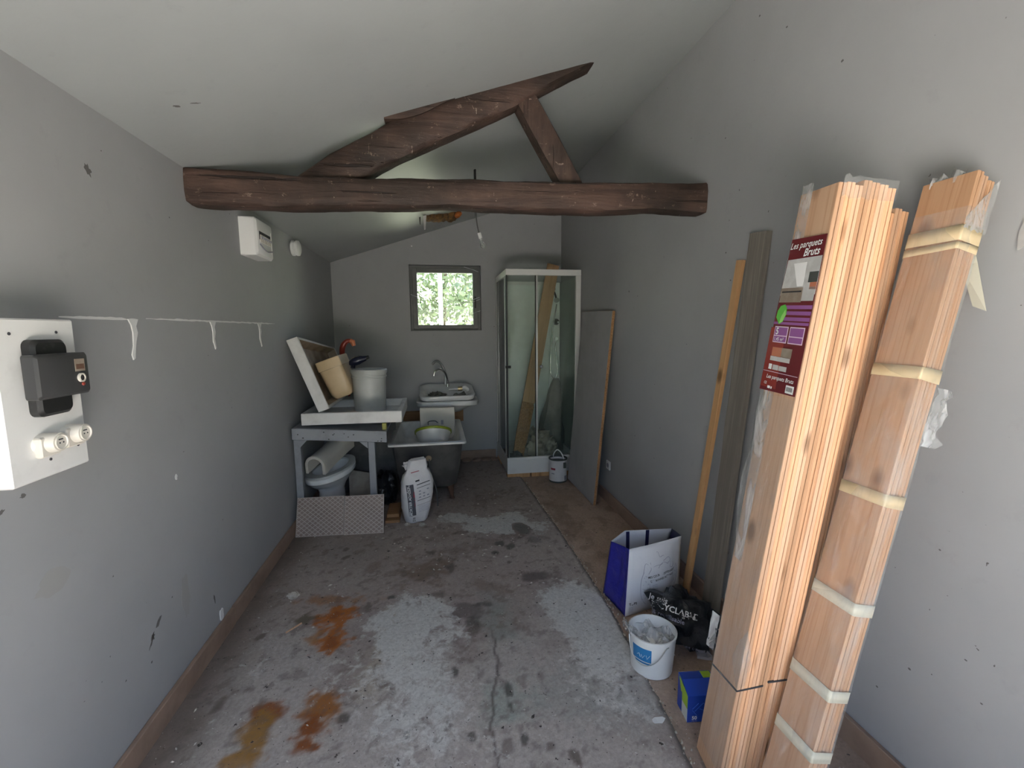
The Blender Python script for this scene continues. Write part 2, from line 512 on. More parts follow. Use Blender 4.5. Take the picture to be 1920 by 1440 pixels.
# --- floor: a pale screed on the left, a strip of older brown mortar along the right wall
rng = np.random.RandomState(3)
_lat = {}
def vnoise(x, y, s, seed=0):
    if seed not in _lat: _lat[seed] = np.random.RandomState(seed + 11).rand(128, 128)
    g = _lat[seed]; x = x * s + 37.3; y = y * s + 11.7
    xi = np.floor(x).astype(int); yi = np.floor(y).astype(int); fx = x - xi; fy = y - yi
    fx = fx * fx * (3 - 2 * fx); fy = fy * fy * (3 - 2 * fy)
    a = g[xi % 128, yi % 128]; b_ = g[(xi + 1) % 128, yi % 128]; c = g[xi % 128, (yi + 1) % 128]; d = g[(xi + 1) % 128, (yi + 1) % 128]
    return (a * (1 - fx) + b_ * fx) * (1 - fy) + (c * (1 - fx) + d * fx) * fy
def fbm(x, y, s, seed=0, o=5):
    t = 0; a = .5; n = 0
    for k in range(o): t = t + a * vnoise(x, y, s * 2 ** k, seed + k); n += a; a *= .55
    return t / n
def sm(v, a, b):
    t = np.clip((v - a) / (b - a), 0, 1); return t * t * (3 - 2 * t)
EDGE = [(-.5, .815), (.5, .855), (1.36, .892), (1.8, .93), (2.2, .952), (2.9, .952), (3.6, .93), (4.49, .893), (5.5, .86)]
def edge_x(y): return np.interp(y, [e[0] for e in EDGE], [e[1] for e in EDGE]) + .010 * (fbm(np.asarray(y) * 1.0, np.asarray(y) * 0 + 2.2, 9, 40) - .5) * 2

def blob(C, X, Y, cx, cy, rx, ry, col, al=1.0, ang=0, soft=.5, rough=.6, sc=14, seed=5):
    R_ = max(rx, ry) * (1.3 + rough + soft)
    sel = (np.abs(X - cx) < R_) & (np.abs(Y - cy) < R_)
    if not sel.any(): return C
    x = X[sel]; y = Y[sel]; ca, sa = math.cos(ang), math.sin(ang); dx = x - cx; dy = y - cy
    d = np.sqrt(((dx * ca + dy * sa) / rx) ** 2 + ((-dx * sa + dy * ca) / ry) ** 2)
    d = d + (fbm(x, y, sc, seed) - .5) * 2 * rough + (fbm(x, y, 38, seed + 3, 2) - .5) * rough
    m = (al * (1 - sm(d, 1 - soft, 1 + soft * .4)))[..., None]
    C = C.copy(); C[sel] = C[sel] * (1 - m) + np.array(col) * m
    return C

def ground(name, mat, nx, ny, xf, y0, y1, zf, paintf, wornf=None):
    U, V = np.meshgrid(np.linspace(0, 1, nx + 1), np.linspace(0, 1, ny + 1))
    Y = y0 + V * (y1 - y0); X = xf(U, Y); Z = zf(X, Y)
    me = bpy.data.meshes.new(name)
    vs = np.stack([X, Y, Z], -1).reshape(-1, 3)
    idx = np.arange((nx + 1) * (ny + 1)).reshape(ny + 1, nx + 1)
    fs = np.stack([idx[:-1, :-1], idx[:-1, 1:], idx[1:, 1:], idx[1:, :-1]], -1).reshape(-1, 4)
    # skirt along the free edge so the slab has thickness
    n0 = len(vs); edge = idx[:, -1]
    sk_ = vs[edge].copy(); sk_[:, 2] = -.05
    vs = np.vstack([vs, sk_]); m = len(edge)
    f2 = np.stack([edge[:-1], n0 + np.arange(m - 1), n0 + np.arange(1, m), edge[1:]], -1)
    fs = np.vstack([fs, f2])
    me.from_pydata(vs.tolist(), [], fs.tolist())
    C = paintf(X, Y).reshape(-1, 3); C = np.vstack([C, C[edge]])
    at = me.color_attributes.new('patch', 'FLOAT_COLOR', 'POINT')
    at.data.foreach_set('color', np.hstack([np.clip(C, 0, 1), np.ones((len(C), 1))]).astype(np.float32).ravel())
    Wv = (wornf(X, Y) if wornf else X * 0).reshape(-1); Wv = np.concatenate([Wv, Wv[edge] * 0])
    aw = me.attributes.new('worn', 'FLOAT', 'POINT'); aw.data.foreach_set('value', Wv.astype(np.float32))
    for p in me.polygons: p.use_smooth = True
    me.set_sharp_from_angle(angle=math.radians(50))
    me.materials.append(MATS[mat])
    o = bpy.data.objects.new(name, me); COL.objects.link(o)
    o['kind'] = 'structure'
    MAT[o] = Matrix.Identity(4)
    return o

def worn_slab(X, Y):
    n = fbm(X, Y, 2.2, 81); n2 = fbm(X, Y, 6, 85)
    Wm = .34 + .55 * (n - .5) + .35 * (n2 - .5) - .30 * sm(Y, 2.3, 2.8) - .15 * sm(Y, 3.7, 4.2)
    def A_(cx, cy, rx, ry, v, ang=0, rough=.6, sc=6):
        nonlocal Wm
        ca, sa = math.cos(ang), math.sin(ang); dx = X - cx; dy = Y - cy
        d = np.sqrt(((dx * ca + dy * sa) / rx) ** 2 + ((-dx * sa + dy * ca) / ry) ** 2) + (fbm(X, Y, sc, 90) - .5) * 2 * rough
        Wm = Wm + v * (1 - sm(d, .45, 1.15))
    A_(.55, 3.50, .46, .24, .85, ang=-.25); A_(.14, 3.72, .2, .12, .6)
    A_(.76, 2.22, .26, .48, .6); A_(-.16, 2.40, .26, .28, .5); A_(-.12, 1.95, .28, .5, .35); A_(.70, 1.75, .2, .3, .2)
    A_(.46, 1.50, .35, .22, -.15); A_(.38, 2.30, .2, .35, -.4); A_(.35, 2.75, .5, .25, -.2); A_(-.75, 2.3, .3, .5, -.12)
    A_(.645, 3.40, .08, .14, -1.2, ang=.25, rough=.2); A_(.70, 3.20, .07, .1, -1.0, ang=.25, rough=.2)
    for (x, y, r) in ((-.62, 2.40, .17), (-.68, 2.64, .16), (-.53, 1.80, .14), (-.745, 1.75, .15), (.62, 2.69, .13), (-.77, 2.49, .1), (.27, 1.76, .12), (.30, 2.36, .15)): A_(x, y, r, r, -.8, rough=.3)
    Wm = Wm - .9 * (1 - sm(X - XL, .05, .2)) - .6 * (1 - sm(edge_x(Y) - X, 0, .03))
    return Wm
def paint_slab(X, Y):
    n = fbm(X, Y, 1.6, 1); n2 = fbm(X, Y, 5, 9); n3 = fbm(X, Y, 22, 21)
    light = np.array([.47, .42, .385]); dirt = np.array([.33, .265, .24]); dark = np.array([.14, .11, .095])
    C = np.ones(X.shape + (3,)) * light
    m = sm(n * .6 + n2 * .4, .44, .60)[..., None]; C = C * (1 - m * .75) + dirt * m * .75
    far = sm(Y, 2.35, 2.75)                       # the trodden, dirtier end of the room
    m = (far * (.70 + .5 * (n2 - .5)))[..., None]; C = C * (1 - m) + np.array([.42, .345, .305]) * m
    m = (sm(Y, 3.6, 4.3) * .5)[..., None]; C = C * (1 - m) + np.array([.32, .26, .225]) * m
    def W(*a, **k):
        nonlocal C; C = blob(C, X, Y, *a, **k)
    W(.30, 2.36, .13, .24, (.25, .30, .27), .6, soft=.9, rough=.9)
    W(.27, 1.74, .13, .13, (.28, .35, .31), .6, soft=.9, rough=.7)
    W(.62, 1.72, .26, .20, (.33, .34, .32), .5, soft=.9, rough=.8)
    W(.46, 2.65, .4, .35, (.36, .29, .265), .55, soft=.9, rough=.7)
    W(.62, 2.69, .13, .07, (.11, .085, .085), .8, soft=.5, rough=.5)
    W(-.01, 2.60, .09, .05, (.09, .07, .06), .7, soft=.5, rough=.8)
    W(.13, 2.40, .10, .07, (.15, .12, .115), .8, soft=.5, rough=.9)
    W(.15, 2.29, .04, .06, (.09, .08, .07), .8, rough=.8)
    W(.25, 2.45, .05, .03, (.10, .085, .08), .8, rough=.8)
    W(-.13, 2.92, .30, .18, (.17, .105, .06), .75, soft=.9, rough=.9, sc=9)
    W(-.6, 3.3, .45, .3, (.30, .255, .23), .5, soft=.9, rough=.8)
    rust = (.42, .13, .02); rust2 = (.26, .075, .012); ochre = (.33, .165, .03)
    W(-.66, 2.66, .20, .05, (.36, .17, .07), .75, ang=-.15, soft=.6, rough=.8, sc=20)
    W(-.60, 2.50, .105, .10, rust, 1.0, rough=.8, sc=22, soft=.35); W(-.60, 2.50, .04, .04, rust2, .8, rough=.7, sc=22)
    W(-.58, 2.30, .085, .12, rust, 1.0, rough=.8, sc=22, soft=.35); W(-.58, 2.28, .04, .06, rust2, .8, rough=.8, sc=22); W(-.68, 2.32, .045, .06, (.40, .20, .08), .8, rough=.9, sc=22)
    W(-.52, 1.85, .09, .10, (.34, .13, .03), 1.0, rough=.7, sc=20); W(-.55, 1.74, .06, .10, rust2, 1.0, rough=.7, sc=20)
    W(-.735, 1.86, .085, .07, rust2, .95, rough=.6, sc=20); W(-.745, 1.76, .08, .11, ochre, .95, rough=.6, sc=20); W(-.77, 1.65, .08, .07, ochre, .85, rough=.6, sc=20)
    W(-.77, 2.49, .07, .05, (.11, .085, .05), .8, rough=.9, sc=25)
    W(-.28, 2.42, .09, .10, (.40, .30, .14), .55, rough=1.0, sc=16, soft=.9)
    W(-.33, 2.05, .08, .25, (.47, .40, .28), .4, rough=.9, soft=.9)
    for (x, y, rx, ry) in ((.279, 1.80, .022, .045), (.27, 1.72, .01, .06), (.049, 1.957, .018, .035), (-.166, 1.73, .014, .05), (-.16, 1.66, .012, .05),
                           (.486, 3.38, .035, .06), (.43, 3.18, .04, .05), (.50, 3.12, .035, .045), (.38, 3.05, .03, .04), (.30, 1.55, .02, .03), (.10, 1.60, .018, .022), (-.42, 1.78, .03, .03), (-.30, 2.62, .03, .02)):
        W(x, y, rx, ry, (.085, .08, .07), .85, rough=.45, sc=30, soft=.35)
    q_ = np.random.RandomState(8)
    for k in range(70):
        x = q_.uniform(-1.0, .85); y = q_.uniform(1.35, 4.3); r_ = q_.uniform(.008, .03)
        W(x, y, r_ * q_.uniform(.8, 2.5), r_, (.12, .09, .075), q_.uniform(.3, .8), ang=q_.uniform(0, 3), rough=.9, sc=26, soft=.5)
    for k in range(10):
        x = q_.uniform(-1.0, .7); y = q_.uniform(2.5, 4.3)
        W(x, y, q_.uniform(.06, .2), q_.uniform(.04, .12), (.20, .145, .12), .55, ang=q_.uniform(0, 3), rough=1.0, sc=12, soft=.8)
    # shoe print
    W(.645, 3.40, .065, .12, (.16, .155, .14), .85, ang=.25, rough=.25, sc=18, soft=.3)
    W(.70, 3.20, .05, .075, (.20, .19, .18), .75, ang=.25, rough=.35, sc=30, soft=.4)
    # patched square and dark margin along the left wall
    W(.66, 2.31, .07, .03, (.36, .33, .31), .7, rough=.2, soft=.2)
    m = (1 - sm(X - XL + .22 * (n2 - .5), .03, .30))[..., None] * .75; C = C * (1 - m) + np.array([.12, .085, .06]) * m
    # crack
    cx = np.interp(Y, [1.0, 1.495, 1.583, 1.782, 1.923, 2.106, 2.3], [.19, .186, .178, .204, .25, .257, .25]) + (fbm(Y, Y * 0, 12, 60) - .5) * .03
    m = ((1 - sm(np.abs(X - cx), .003, .009)) * (1 - sm(Y, 2.1, 2.3)) * .75)[..., None]; C = C * (1 - m) + np.array([.07, .055, .05]) * m
    # crumbly right-hand edge
    d = edge_x(Y) - X
    m = ((1 - sm(d + .03 * (n3 - .5), .0, .035)) * .75)[..., None]; C = C * (1 - m) + np.array([.12, .11, .09]) * m
    sp = (sm(n3, .60, .70) * .45)[..., None]; C = C * (1 - sp) + dark * sp
    return C
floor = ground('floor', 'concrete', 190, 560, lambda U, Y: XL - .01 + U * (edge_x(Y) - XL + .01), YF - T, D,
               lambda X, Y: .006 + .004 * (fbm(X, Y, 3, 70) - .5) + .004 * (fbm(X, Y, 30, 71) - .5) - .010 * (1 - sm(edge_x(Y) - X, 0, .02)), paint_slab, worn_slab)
def paint_strip(X, Y):
    n = fbm(X, Y, 3, 31); n2 = fbm(X, Y, 14, 33)
    C = np.ones(X.shape + (3,)) * np.array([.50, .36, .27])
    m = (sm(n, .4, .65) * .65)[..., None]; C = C * (1 - m) + np.array([.36, .245, .175]) * m
    m = (sm(n2, .55, .7) * .4)[..., None]; C = C * (1 - m) + np.array([.20, .14, .10]) * m
    m = (sm(Y, 2.4, 1.5) * .35)[..., None]; C = C * (1 - m) + np.array([.33, .27, .235]) * m
    C = blob(C, X, Y, 1.05, 3.6, .10, .35, (.18, .115, .08), .45, soft=.9, rough=.9)
    C = blob(C, X, Y, 1.2, 4.1, .2, .3, (.36, .25, .17), .5, soft=.9, rough=.9)
    return C
floor2 = ground('floor', 'old_mortar', 70, 420, lambda U, Y: edge_x(Y) - .03 + U * (XR + .01 - edge_x(Y) + .03), YF - T, D,
                lambda X, Y: -.004 + .006 * (fbm(X, Y, 6, 75) - .5), paint_strip)

# --- skirting boards
def boards(name, pieces, mat='terracotta'):
    r = thing(name, kind='structure', loc=(0, 0, 0))
    for p in pieces:
        MB().box(*p).build('skirting_board', mat, r, bevel=.003)
    return r
boards('baseboard_left', [(XL, XL + .02, YF, 1.1, .0, .101), (XL, XL + .021, 1.104, 2.53, .0, .100), (XL, XL + .019, 2.535, 3.9, .0, .102), (XL, XL + .02, 3.905, D, 0, .1)])
boards('baseboard_right', [(XR - .02, XR, YF, 1.5, -.01, .10), (XR - .021, XR, 1.505, 2.9, -.01, .098), (XR - .02, XR, 2.905, 4.64, -.01, .1)])
boards('baseboard_back', [(XL + .02, -.2, D - .02, D, 0, .11), (-.195, .71, D - .02, D, 0, .112)])

# --- window in the back wall
win = thing('window_1', kind='structure', loc=(.13, D + .1, WZ0))
y0, y1 = D + .07, D + .13
def frame_rect(x0, x1, z0, z1, wl_, wr_, wb_, wt_, ya, yb):
    return MB().box(x0, x0 + wl_, ya, yb, z0, z1).box(x1 - wr_, x1, ya, yb, z0, z1).box(x0 + wl_, x1 - wr_, ya, yb, z0, z0 + wb_).box(x0 + wl_, x1 - wr_, ya, yb, z1 - wt_, z1)
frame_rect(WX0, WX1, WZ0, WZ1, .035, .035, .03, .03, y0, y1 + .02).build('frame', 'window_dark', win, bevel=.003)
frame_rect(WX0 + .03, WX1 - .03, WZ0 + .025, WZ1 - .028, .055, .06, .045, .055, y0 - .012, y1).build('sash', 'window_dark', win, bevel=.004)
MB().box(WX0 + .08, WX1 - .085, y0 + .025, y0 + .031, WZ0 + .065, WZ1 - .078).build('pane', 'window_glass', win)
MB().box(WX0 + .01, WX1 - .01, D + .004, y0, WZ0 - .001, WZ0 + .006).build('sill', 'window_dark', win)
h = MB().box(WX1 - .075, WX1 - .055, y0 - .022, y0 - .012, 1.93, 2.0).tube([(WX1 - .065, y0 - .02, 1.96), (WX1 - .065, y0 - .045, 1.96), (WX1 - .066, y0 - .05, 1.86)], .007)
h.build('handle', 'black_plastic', win)
mb = MB()
for pts in ([(-.27, D + .02, 2.02), (-.19, D + .05, 1.99), (-.08, D + .06, 1.98)], [(.12, D + .06, 1.95), (.22, D + .05, 1.90), (.34, D + .05, 1.92), (.54, D + .01, 1.99)],
            [(.36, D + .02, 2.345), (.45, D + .02, 2.32), (.53, D + .02, 2.29)], [(.30, D + .05, 1.93), (.45, D + .04, 1.93), (.55, D + .01, 1.97)], [(.47, D + .05, 1.80), (.5, D + .03, 1.815), (.55, D + .01, 1.83)]):
    mb.tube(pts, .0028, 5)
mb.build('cobweb', 'cobweb', win)

# --- bare plaster scars and scuffs on the walls
def poly_on(parent, name, mat, pts, wall, th=.002):
    if wall == 'L': fn = lambda a, b_, t: (XL + t, a, b_)
    elif wall == 'R': fn = lambda a, b_, t: (XR - t, a, b_)
    elif wall == 'B': fn = lambda a, b_, t: (a, D - t, b_)
    else: fn = lambda a, b_, t: (a, b_, zc(a) - t)
    MB().prism(pts, fn, -.001, th).build(name, mat, parent)
def ragged(y0_, y1_, z, th, seed, n=26):
    up = []; dn = []
    for i in range(n + 1):
        t = i / n; y = y0_ + (y1_ - y0_) * t; e = .35 + .65 * min(1, 6 * t, 6 * (1 - t))
        up.append((y, z + th * e * (.5 + .6 * nz(y * 23, seed))))
        dn.append((y, z - th * e * (.5 + .6 * nz(y * 19, seed + 9))))
    return up + dn[::-1]
poly_on(wl, 'plaster_scar', 'plaster_white', ragged(1.62, 1.99, 1.651, .009, 1), 'L')
poly_on(wl, 'plaster_scar', 'plaster_white', ragged(2.05, 3.53, 1.656, .008, 2, 60), 'L')
for yc_, yb, zb in ((1.965, 1.945, 1.496), (2.60, 2.605, 1.510), (3.24, 3.25, 1.50)):
    poly_on(wl, 'bracket_scar', 'plaster_white', [(yc_ - .03, 1.652), (yc_ + .03, 1.652), (yc_ + .014, 1.625), (yc_ + .02, 1.60), (yc_ + .006, 1.565), ((yc_ + yb) / 2 + .008, 1.54), (yb + .010, zb + .006), (yb, zb), (yb - .006, zb + .02), (yc_ - .012, 1.55), (yc_ - .008, 1.60), (yc_ - .014, 1.63)], 'L', .004)
def splat(cx, cy, rx, ry, seed, n=18, jag=.5, ang=0):
    out = []
    for k in range(n):
        a = 2 * math.pi * k / n; r = 1 + jag * nz(seed * 3.1 + 1.7 * math.cos(a), 1.7 * math.sin(a), seed)
        x = rx * r * math.cos(a); y = ry * r * math.sin(a)
        out.append((cx + x * math.cos(ang) - y * math.sin(ang), cy + x * math.sin(ang) + y * math.cos(ang)))
    return out
for (y, z, a, b_, s, an) in ((1.925, .425, .024, .007, 1, .8), (1.875, .385, .03, .006, 2, 1.0), (1.885, .39, .008, .012, 3, 0), (1.82, 2.15, .012, .022, 4, .4), (1.86, .30, .004, .004, 5, 0), (1.35, 1.13, .012, .006, 6, .4), (1.42, 1.15, .008, .005, 7, 0), (2.37, .25, .006, .02, 8, .1), (2.03, .47, .004, .003, 9, 0)):
    poly_on(wl, 'scuff_mark', 'scuff', splat(y, z, a, b_, s, 22, .9, an), 'L', .0006)
poly_on(wl, 'paint_chip', 'plaster_white', splat(2.145, .965, .008, .013, 3), 'L')
poly_on(wl, 'stain', 'stain_tan', splat(2.13, .42, .03, .10, 5, 24, .5), 'L', .0005)
poly_on(wl, 'stain', 'stain_tan', splat(1.476, .86, .06, .035, 7, 24, .4), 'L', .0005)
poly_on(wl, 'paint_chip', 'plaster_white', splat(2.42, .13, .02, .03, 11), 'L', .004)
poly_on(wb, 'paint_chip', 'plaster_white', splat(-.24, 2.50 + .07, .010, .008, 2), 'B')
for (y, z, r, s) in ((2.25, 2.0, .008, 1), (2.6, 1.5, .006, 2), (2.2, 1.85, .009, 3), (3.0, 1.2, .006, 4), (2.9, .9, .005, 5), (1.1, .9, .006, 6), (1.0, .6, .006, 7), (1.15, .45, .008, 8), (.95, .5, .006, 9), (1.6, 2.6, .01, 10), (2.3, 2.6, .008, 11), (1.25, .3, .007, 12), (1.9, 2.9, .009, 13), (3.3, .75, .008, 14)):
    poly_on(wr, 'scuff_mark', 'scuff', splat(y, z, r * .6, r * .4, s + 20, 12, .6), 'R', .0005)
poly_on(ceil_o, 'scuff_mark', 'scuff', splat(-.93, 1.98, .012, .006, 3, 14, .8, .7), 'C', .0006)
poly_on(ceil_o, 'scuff_mark', 'scuff', splat(-.87, 1.99, .016, .004, 4, 14, .8, .5), 'C', .0006)
poly_on(wr, 'plaster_patch', 'plaster_grey', splat(.955, 1.865, .035, .075, 31, 18, .5, .3), 'R', .004)

# ------------------------------------------------------------------ roof truss
tr = thing('roof_truss', 'old dark oak roof truss with tie beam, sloping rafter and short strut', 'roof truss', loc=(.2, 2.52, 2.22))
TOP = [(-1.15, 2.374), (-.9, 2.369), (-.63, 2.358), (-.28, 2.360), (.25, 2.380), (.77, 2.386), (1.14, 2.403), (1.56, 2.42)]
BOT = [(-1.15, 2.213), (-1.06, 2.206), (-.7, 2.206), (-.31, 2.222), (.06, 2.240), (.42, 2.236), (.9, 2.240), (1.23, 2.262), (1.56, 2.256)]
rings = []
N = 90
for i in range(N + 1):
    x = XL - .002 + (XR - XL + .004) * i / N
    zt = np.interp(x, *zip(*TOP)); zb = np.interp(x, *zip(*BOT))
    ring = []
    prof = [(2.455, zt), (2.442, zt - .012), (2.438, (zt * .7 + zb * .3)), (2.440, (zt * .35 + zb * .65)), (2.441, zb + .022), (2.450, zb + .006), (2.50, zb + .0), (2.555, zb + .001), (2.577, zb + .010), (2.584, (zt + zb) / 2), (2.580, zt - .012), (2.56, zt + .004), (2.51, zt + .004)]
    for k, (y, z) in enumerate(prof):
        j = .007 * nz(x * 3.0, k * 1.3, 4) + .004 * nz(x * 11, k * 2.1, 8)
        ring.append((x, y + j, z + .006 * nz(x * 4, k * .9, 20) + .003 * nz(x * 17, k * 1.7, 2)))
    rings.append(ring)
beam = MB().loft(rings).build('tie_beam', 'oak_x', tr, smooth=50)
# rafter: polygon in the x-z plane, given depth
poly = [(-.69, 2.35), (-.50, 2.488), (-.357, 2.567), (-.235, 2.640), (-.20, 2.662), (-.06, 2.735), (.155, 2.82), (.484, 2.93), (.74, 3.015), (.90, 3.045), (.873, 3.020), (.80, 2.978), (.70, 2.925), (.60, 2.868), (.52, 2.82), (.437, 2.768), (.30, 2.705), (.151, 2.630), (.039, 2.578), (-.08, 2.52), (-.175, 2.474), (-.26, 2.425), (-.313, 2.392), (-.37, 2.35)]
upper = [(-.69, 2.35), (-.50, 2.488), (-.357, 2.567), (-.235, 2.640), (-.13, 2.695), (-.06, 2.735), (.155, 2.815), (.484, 2.925), (.74, 3.01), (.90, 3.048)]
lower = [(-.37, 2.35), (-.313, 2.394), (-.26, 2.428), (-.175, 2.474), (.039, 2.578), (.151, 2.630), (.437, 2.770), (.60, 2.868), (.80, 2.982), (.905, 3.042)]
def along(pl, t):
    L_ = [0]
    for i in range(len(pl) - 1): L_.append(L_[-1] + math.dist(pl[i], pl[i + 1]))
    d = t * L_[-1]; return (float(np.interp(d, L_, [p[0] for p in pl])), float(np.interp(d, L_, [p[1] for p in pl])))
rings = []
for i in range(61):
    t = i / 60; a = along(upper, t); b_ = along(lower, t); ring = []
    for k, (y, q) in enumerate([(2.515, 0), (2.503, .06), (2.500, .5), (2.503, .84), (2.520, .97), (2.60, 1.0), (2.625, .9), (2.63, .5), (2.62, .0)]):
        j = .005 * nz(t * 9, k * 1.4, 31) + .003 * nz(t * 31, k, 33)
        ring.append((a[0] * (1 - q) + b_[0] * q, y + j, a[1] * (1 - q) + b_[1] * q + .006 * nz(t * 13, k * 2, 35)))
    rings.append(ring)
raf = MB().loft(rings).build('rafter', 'oak_x', tr, smooth=50)
# split sliver along the top of the rafter
rings = []
for i in range(13):
    t = i / 12; x = -.225 + t * .36; zt = zc(x) + .004; th = .030 * math.sin(math.pi * min(1, t * 1.1 + .05)) + .006
    rings.append([(x, 2.492, zt - th), (x, 2.488, zt), (x, 2.56, zt), (x, 2.56, zt - th)])
MB().loft(rings).build('splinter', 'oak_x', raf)
# strut
sm_ = lean((.796, 2.575, 2.372), (.492, 2.575, 2.875), (0, 1, 0))
rings = []
for i in range(21):
    z = i / 20 * .565; j = lambda k: .0035 * nz(z * 9, k * 1.9, 51)
    hw = .056 + .004 * math.sin(z * 5)
    rings.append([(-hw + j(1), -.046 + j(2), z), (-hw + .008, -.052 + j(3), z), (hw - .008, -.052 + j(4), z), (hw + j(5), -.044, z), (hw, .05, z), (-hw, .05, z)])
mb = MB().loft(rings); mb.map(lambda x, y, z: sm_ @ Vector((x, y, z)))
mb.build('strut', 'oak_z', tr, smooth=40)

# ceiling hole with insulation sagging out
hole = thing('torn_ceiling_hole', 'ragged hole in the ceiling with rusty orange insulation and a torn plaster strip hanging down', 'ceiling hole', loc=(.1, 4.9, 2.7))
rings = []
for i in range(15):
    t = i / 14; x = -.06 + t * .36; yc_ = 4.75 + .28 * t; zz = zc(x)
    dn = .055 * math.sin(math.pi * (t * .72 + .2)) + .015 * nz(t * 9, 3) + (.03 if .6 < t < .9 else 0)
    rings.append([(x + .01 * nz(t * 8, k), yc_ + .09 * math.cos(a) * (1 + .4 * nz(t * 7, k, 2)), zz - max(0, dn * math.sin(a)) - .012 * nz(t * 12, k * 2, 9) - .003) for k, a in enumerate([math.pi * q / 8 for q in range(9)])] + [(x, yc_, zz + .012)])
MB().loft(rings).build('insulation', 'insulation', hole, smooth=30)
rings = []
for i in range(7):
    t = i / 6; x = .235 + t * .075; r = .035 * math.sin(math.pi * (.12 + .8 * t))
    rings.append([(x, 4.90 + r * math.cos(a) * 1.2, zc(x) - .035 + r * math.sin(a) + .006 * nz(a, t * 5)) for a in [2 * math.pi * q / 10 for q in range(10)]])
MB().loft(rings).build('insulation', 'insulation_orange', hole, smooth=30)
MB().prism([(-.090, 0.02), (-.050, 0.02), (-.058, -.06), (-.064, -.135), (-.078, -.14), (-.082, -.06)], lambda a, b_, t: (a, 4.66 + t, zc(-.07) + b_), 0, .006).build('plaster_strip', 'plaster_grey', hole)
MB().prism([(-.125, 0.02), (-.108, 0.02), (-.112, -.075), (-.12, -.07)], lambda a, b_, t: (a, 4.67 + t, zc(-.11) + b_), 0, .004).build('dark_shred', 'dark_stain', hole)

# bare bulb on its cable
bu = thing('bare_bulb', 'bare light bulb hanging on a thin cable below the tie beam', 'light bulb', loc=(.36, 3.72, zc(.36)))
MB().tube([(.345, 3.72, zc(.345)), (.346, 3.72, 2.60), (.346, 3.72, 2.53)], .010, 8).build('cable_sleeve', 'gasket', bu)
MB().tube([(.346, 3.72, 2.55), (.350, 3.72, 2.47), (.362, 3.72, 2.40), (.373, 3.72, 2.365)], .006, 8).build('cable', 'cable_grey', bu)
ax = Vector((.30, 0, -1)).normalized(); p0 = Vector((.370, 3.72, 2.372))
MB().tube([p0, p0 + ax * .035, p0 + ax * .045], [.014, .016, .015], 12).build('socket', 'white_plastic', bu)
MB().tube([p0 + ax * .045, p0 + ax * .065], .011, 12).build('bulb_cap', 'alu', bu)
gl = [(.011, .0), (.014, .012), (.022, .03), (.0225, .042), (.017, .055), (.006, .062)]
MB().tube([p0 + ax * (.063 + h_) for r_, h_ in gl], [r_ for r_, h_ in gl], 16).build('bulb', 'bulb_glass', bu, smooth=60)

# ------------------------------------------------------------------ left wall electrics
px = XL + .12
mbd = thing('meter_board', 'white painted meter board box on the left wall, in the foreground', 'meter board', loc=(XL, 1.3, 1.22))
MB().box(XL, px, 1.249, 1.498, 1.22, 1.638).build('case', 'white_board', mbd, bevel=.004)
MB().prism(splat(1.25, 0, .001, .001, 1), lambda a, b_, t: (XL + .03, a, 1.640 + t), 0, .0005).build('rust_mark', 'rust_iron', mbd)
for (y, z) in ((1.295, 1.60), (1.435, 1.603), (1.365, 1.265), (1.462, 1.28)):
    MB().lathe([(.004, 0), (.004, .0015), (.002, .003)], (px, y, z), 8, 'X').build('screw', 'ink', mbd)
bk = thing('circuit_breaker', 'black main circuit breaker with a round button, mounted on the white meter board', 'circuit breaker', loc=(px, 1.40, 1.38))
mb = MB().loft([rring(1.378, 1.484, 0, .056, .100, .018), rring(1.378, 1.484, .018, .056, .100, .018), rring(1.378, 1.484, .026, .048, .092, .014)])
mb.map(lambda a, b_, c: (px + c, a, b_)); mb.build('base', 'black_plastic', bk, smooth=40)
mb = MB().loft([rring(1.374, 1.490, .022, .086, .057, .008), rring(1.374, 1.490, .048, .086, .057, .008), rring(1.374, 1.490, .054, .080, .051, .006)])
mb.map(lambda a, b_, c: (px + c, a, b_)); body = mb.build('body', 'black_face', bk, smooth=40)
MB().box(px + .054, px + .0552, 1.408, 1.442, 1.496, 1.530).build('rating_plate', 'label_brown', body)
MB().box(px + .054, px + .0554, 1.411, 1.439, 1.502, 1.516).build('rating_print', 'rust_iron', body)
MB().lathe([(.0125, 0), (.0125, .005), (.009, .006), (.009, .002)], (px + .054, 1.424, 1.478), 20, 'X').build('button_ring', 'cream_plastic', body)
MB().lathe([(.008, 0), (.008, .004)], (px + .054, 1.424, 1.478), 16, 'X').build('button', 'black_plastic', body)
MB().lathe([(.005, 0), (.004, .003)], (px + .054, 1.430, 1.460), 12, 'X').build('reset_button', 'red_plastic', body)
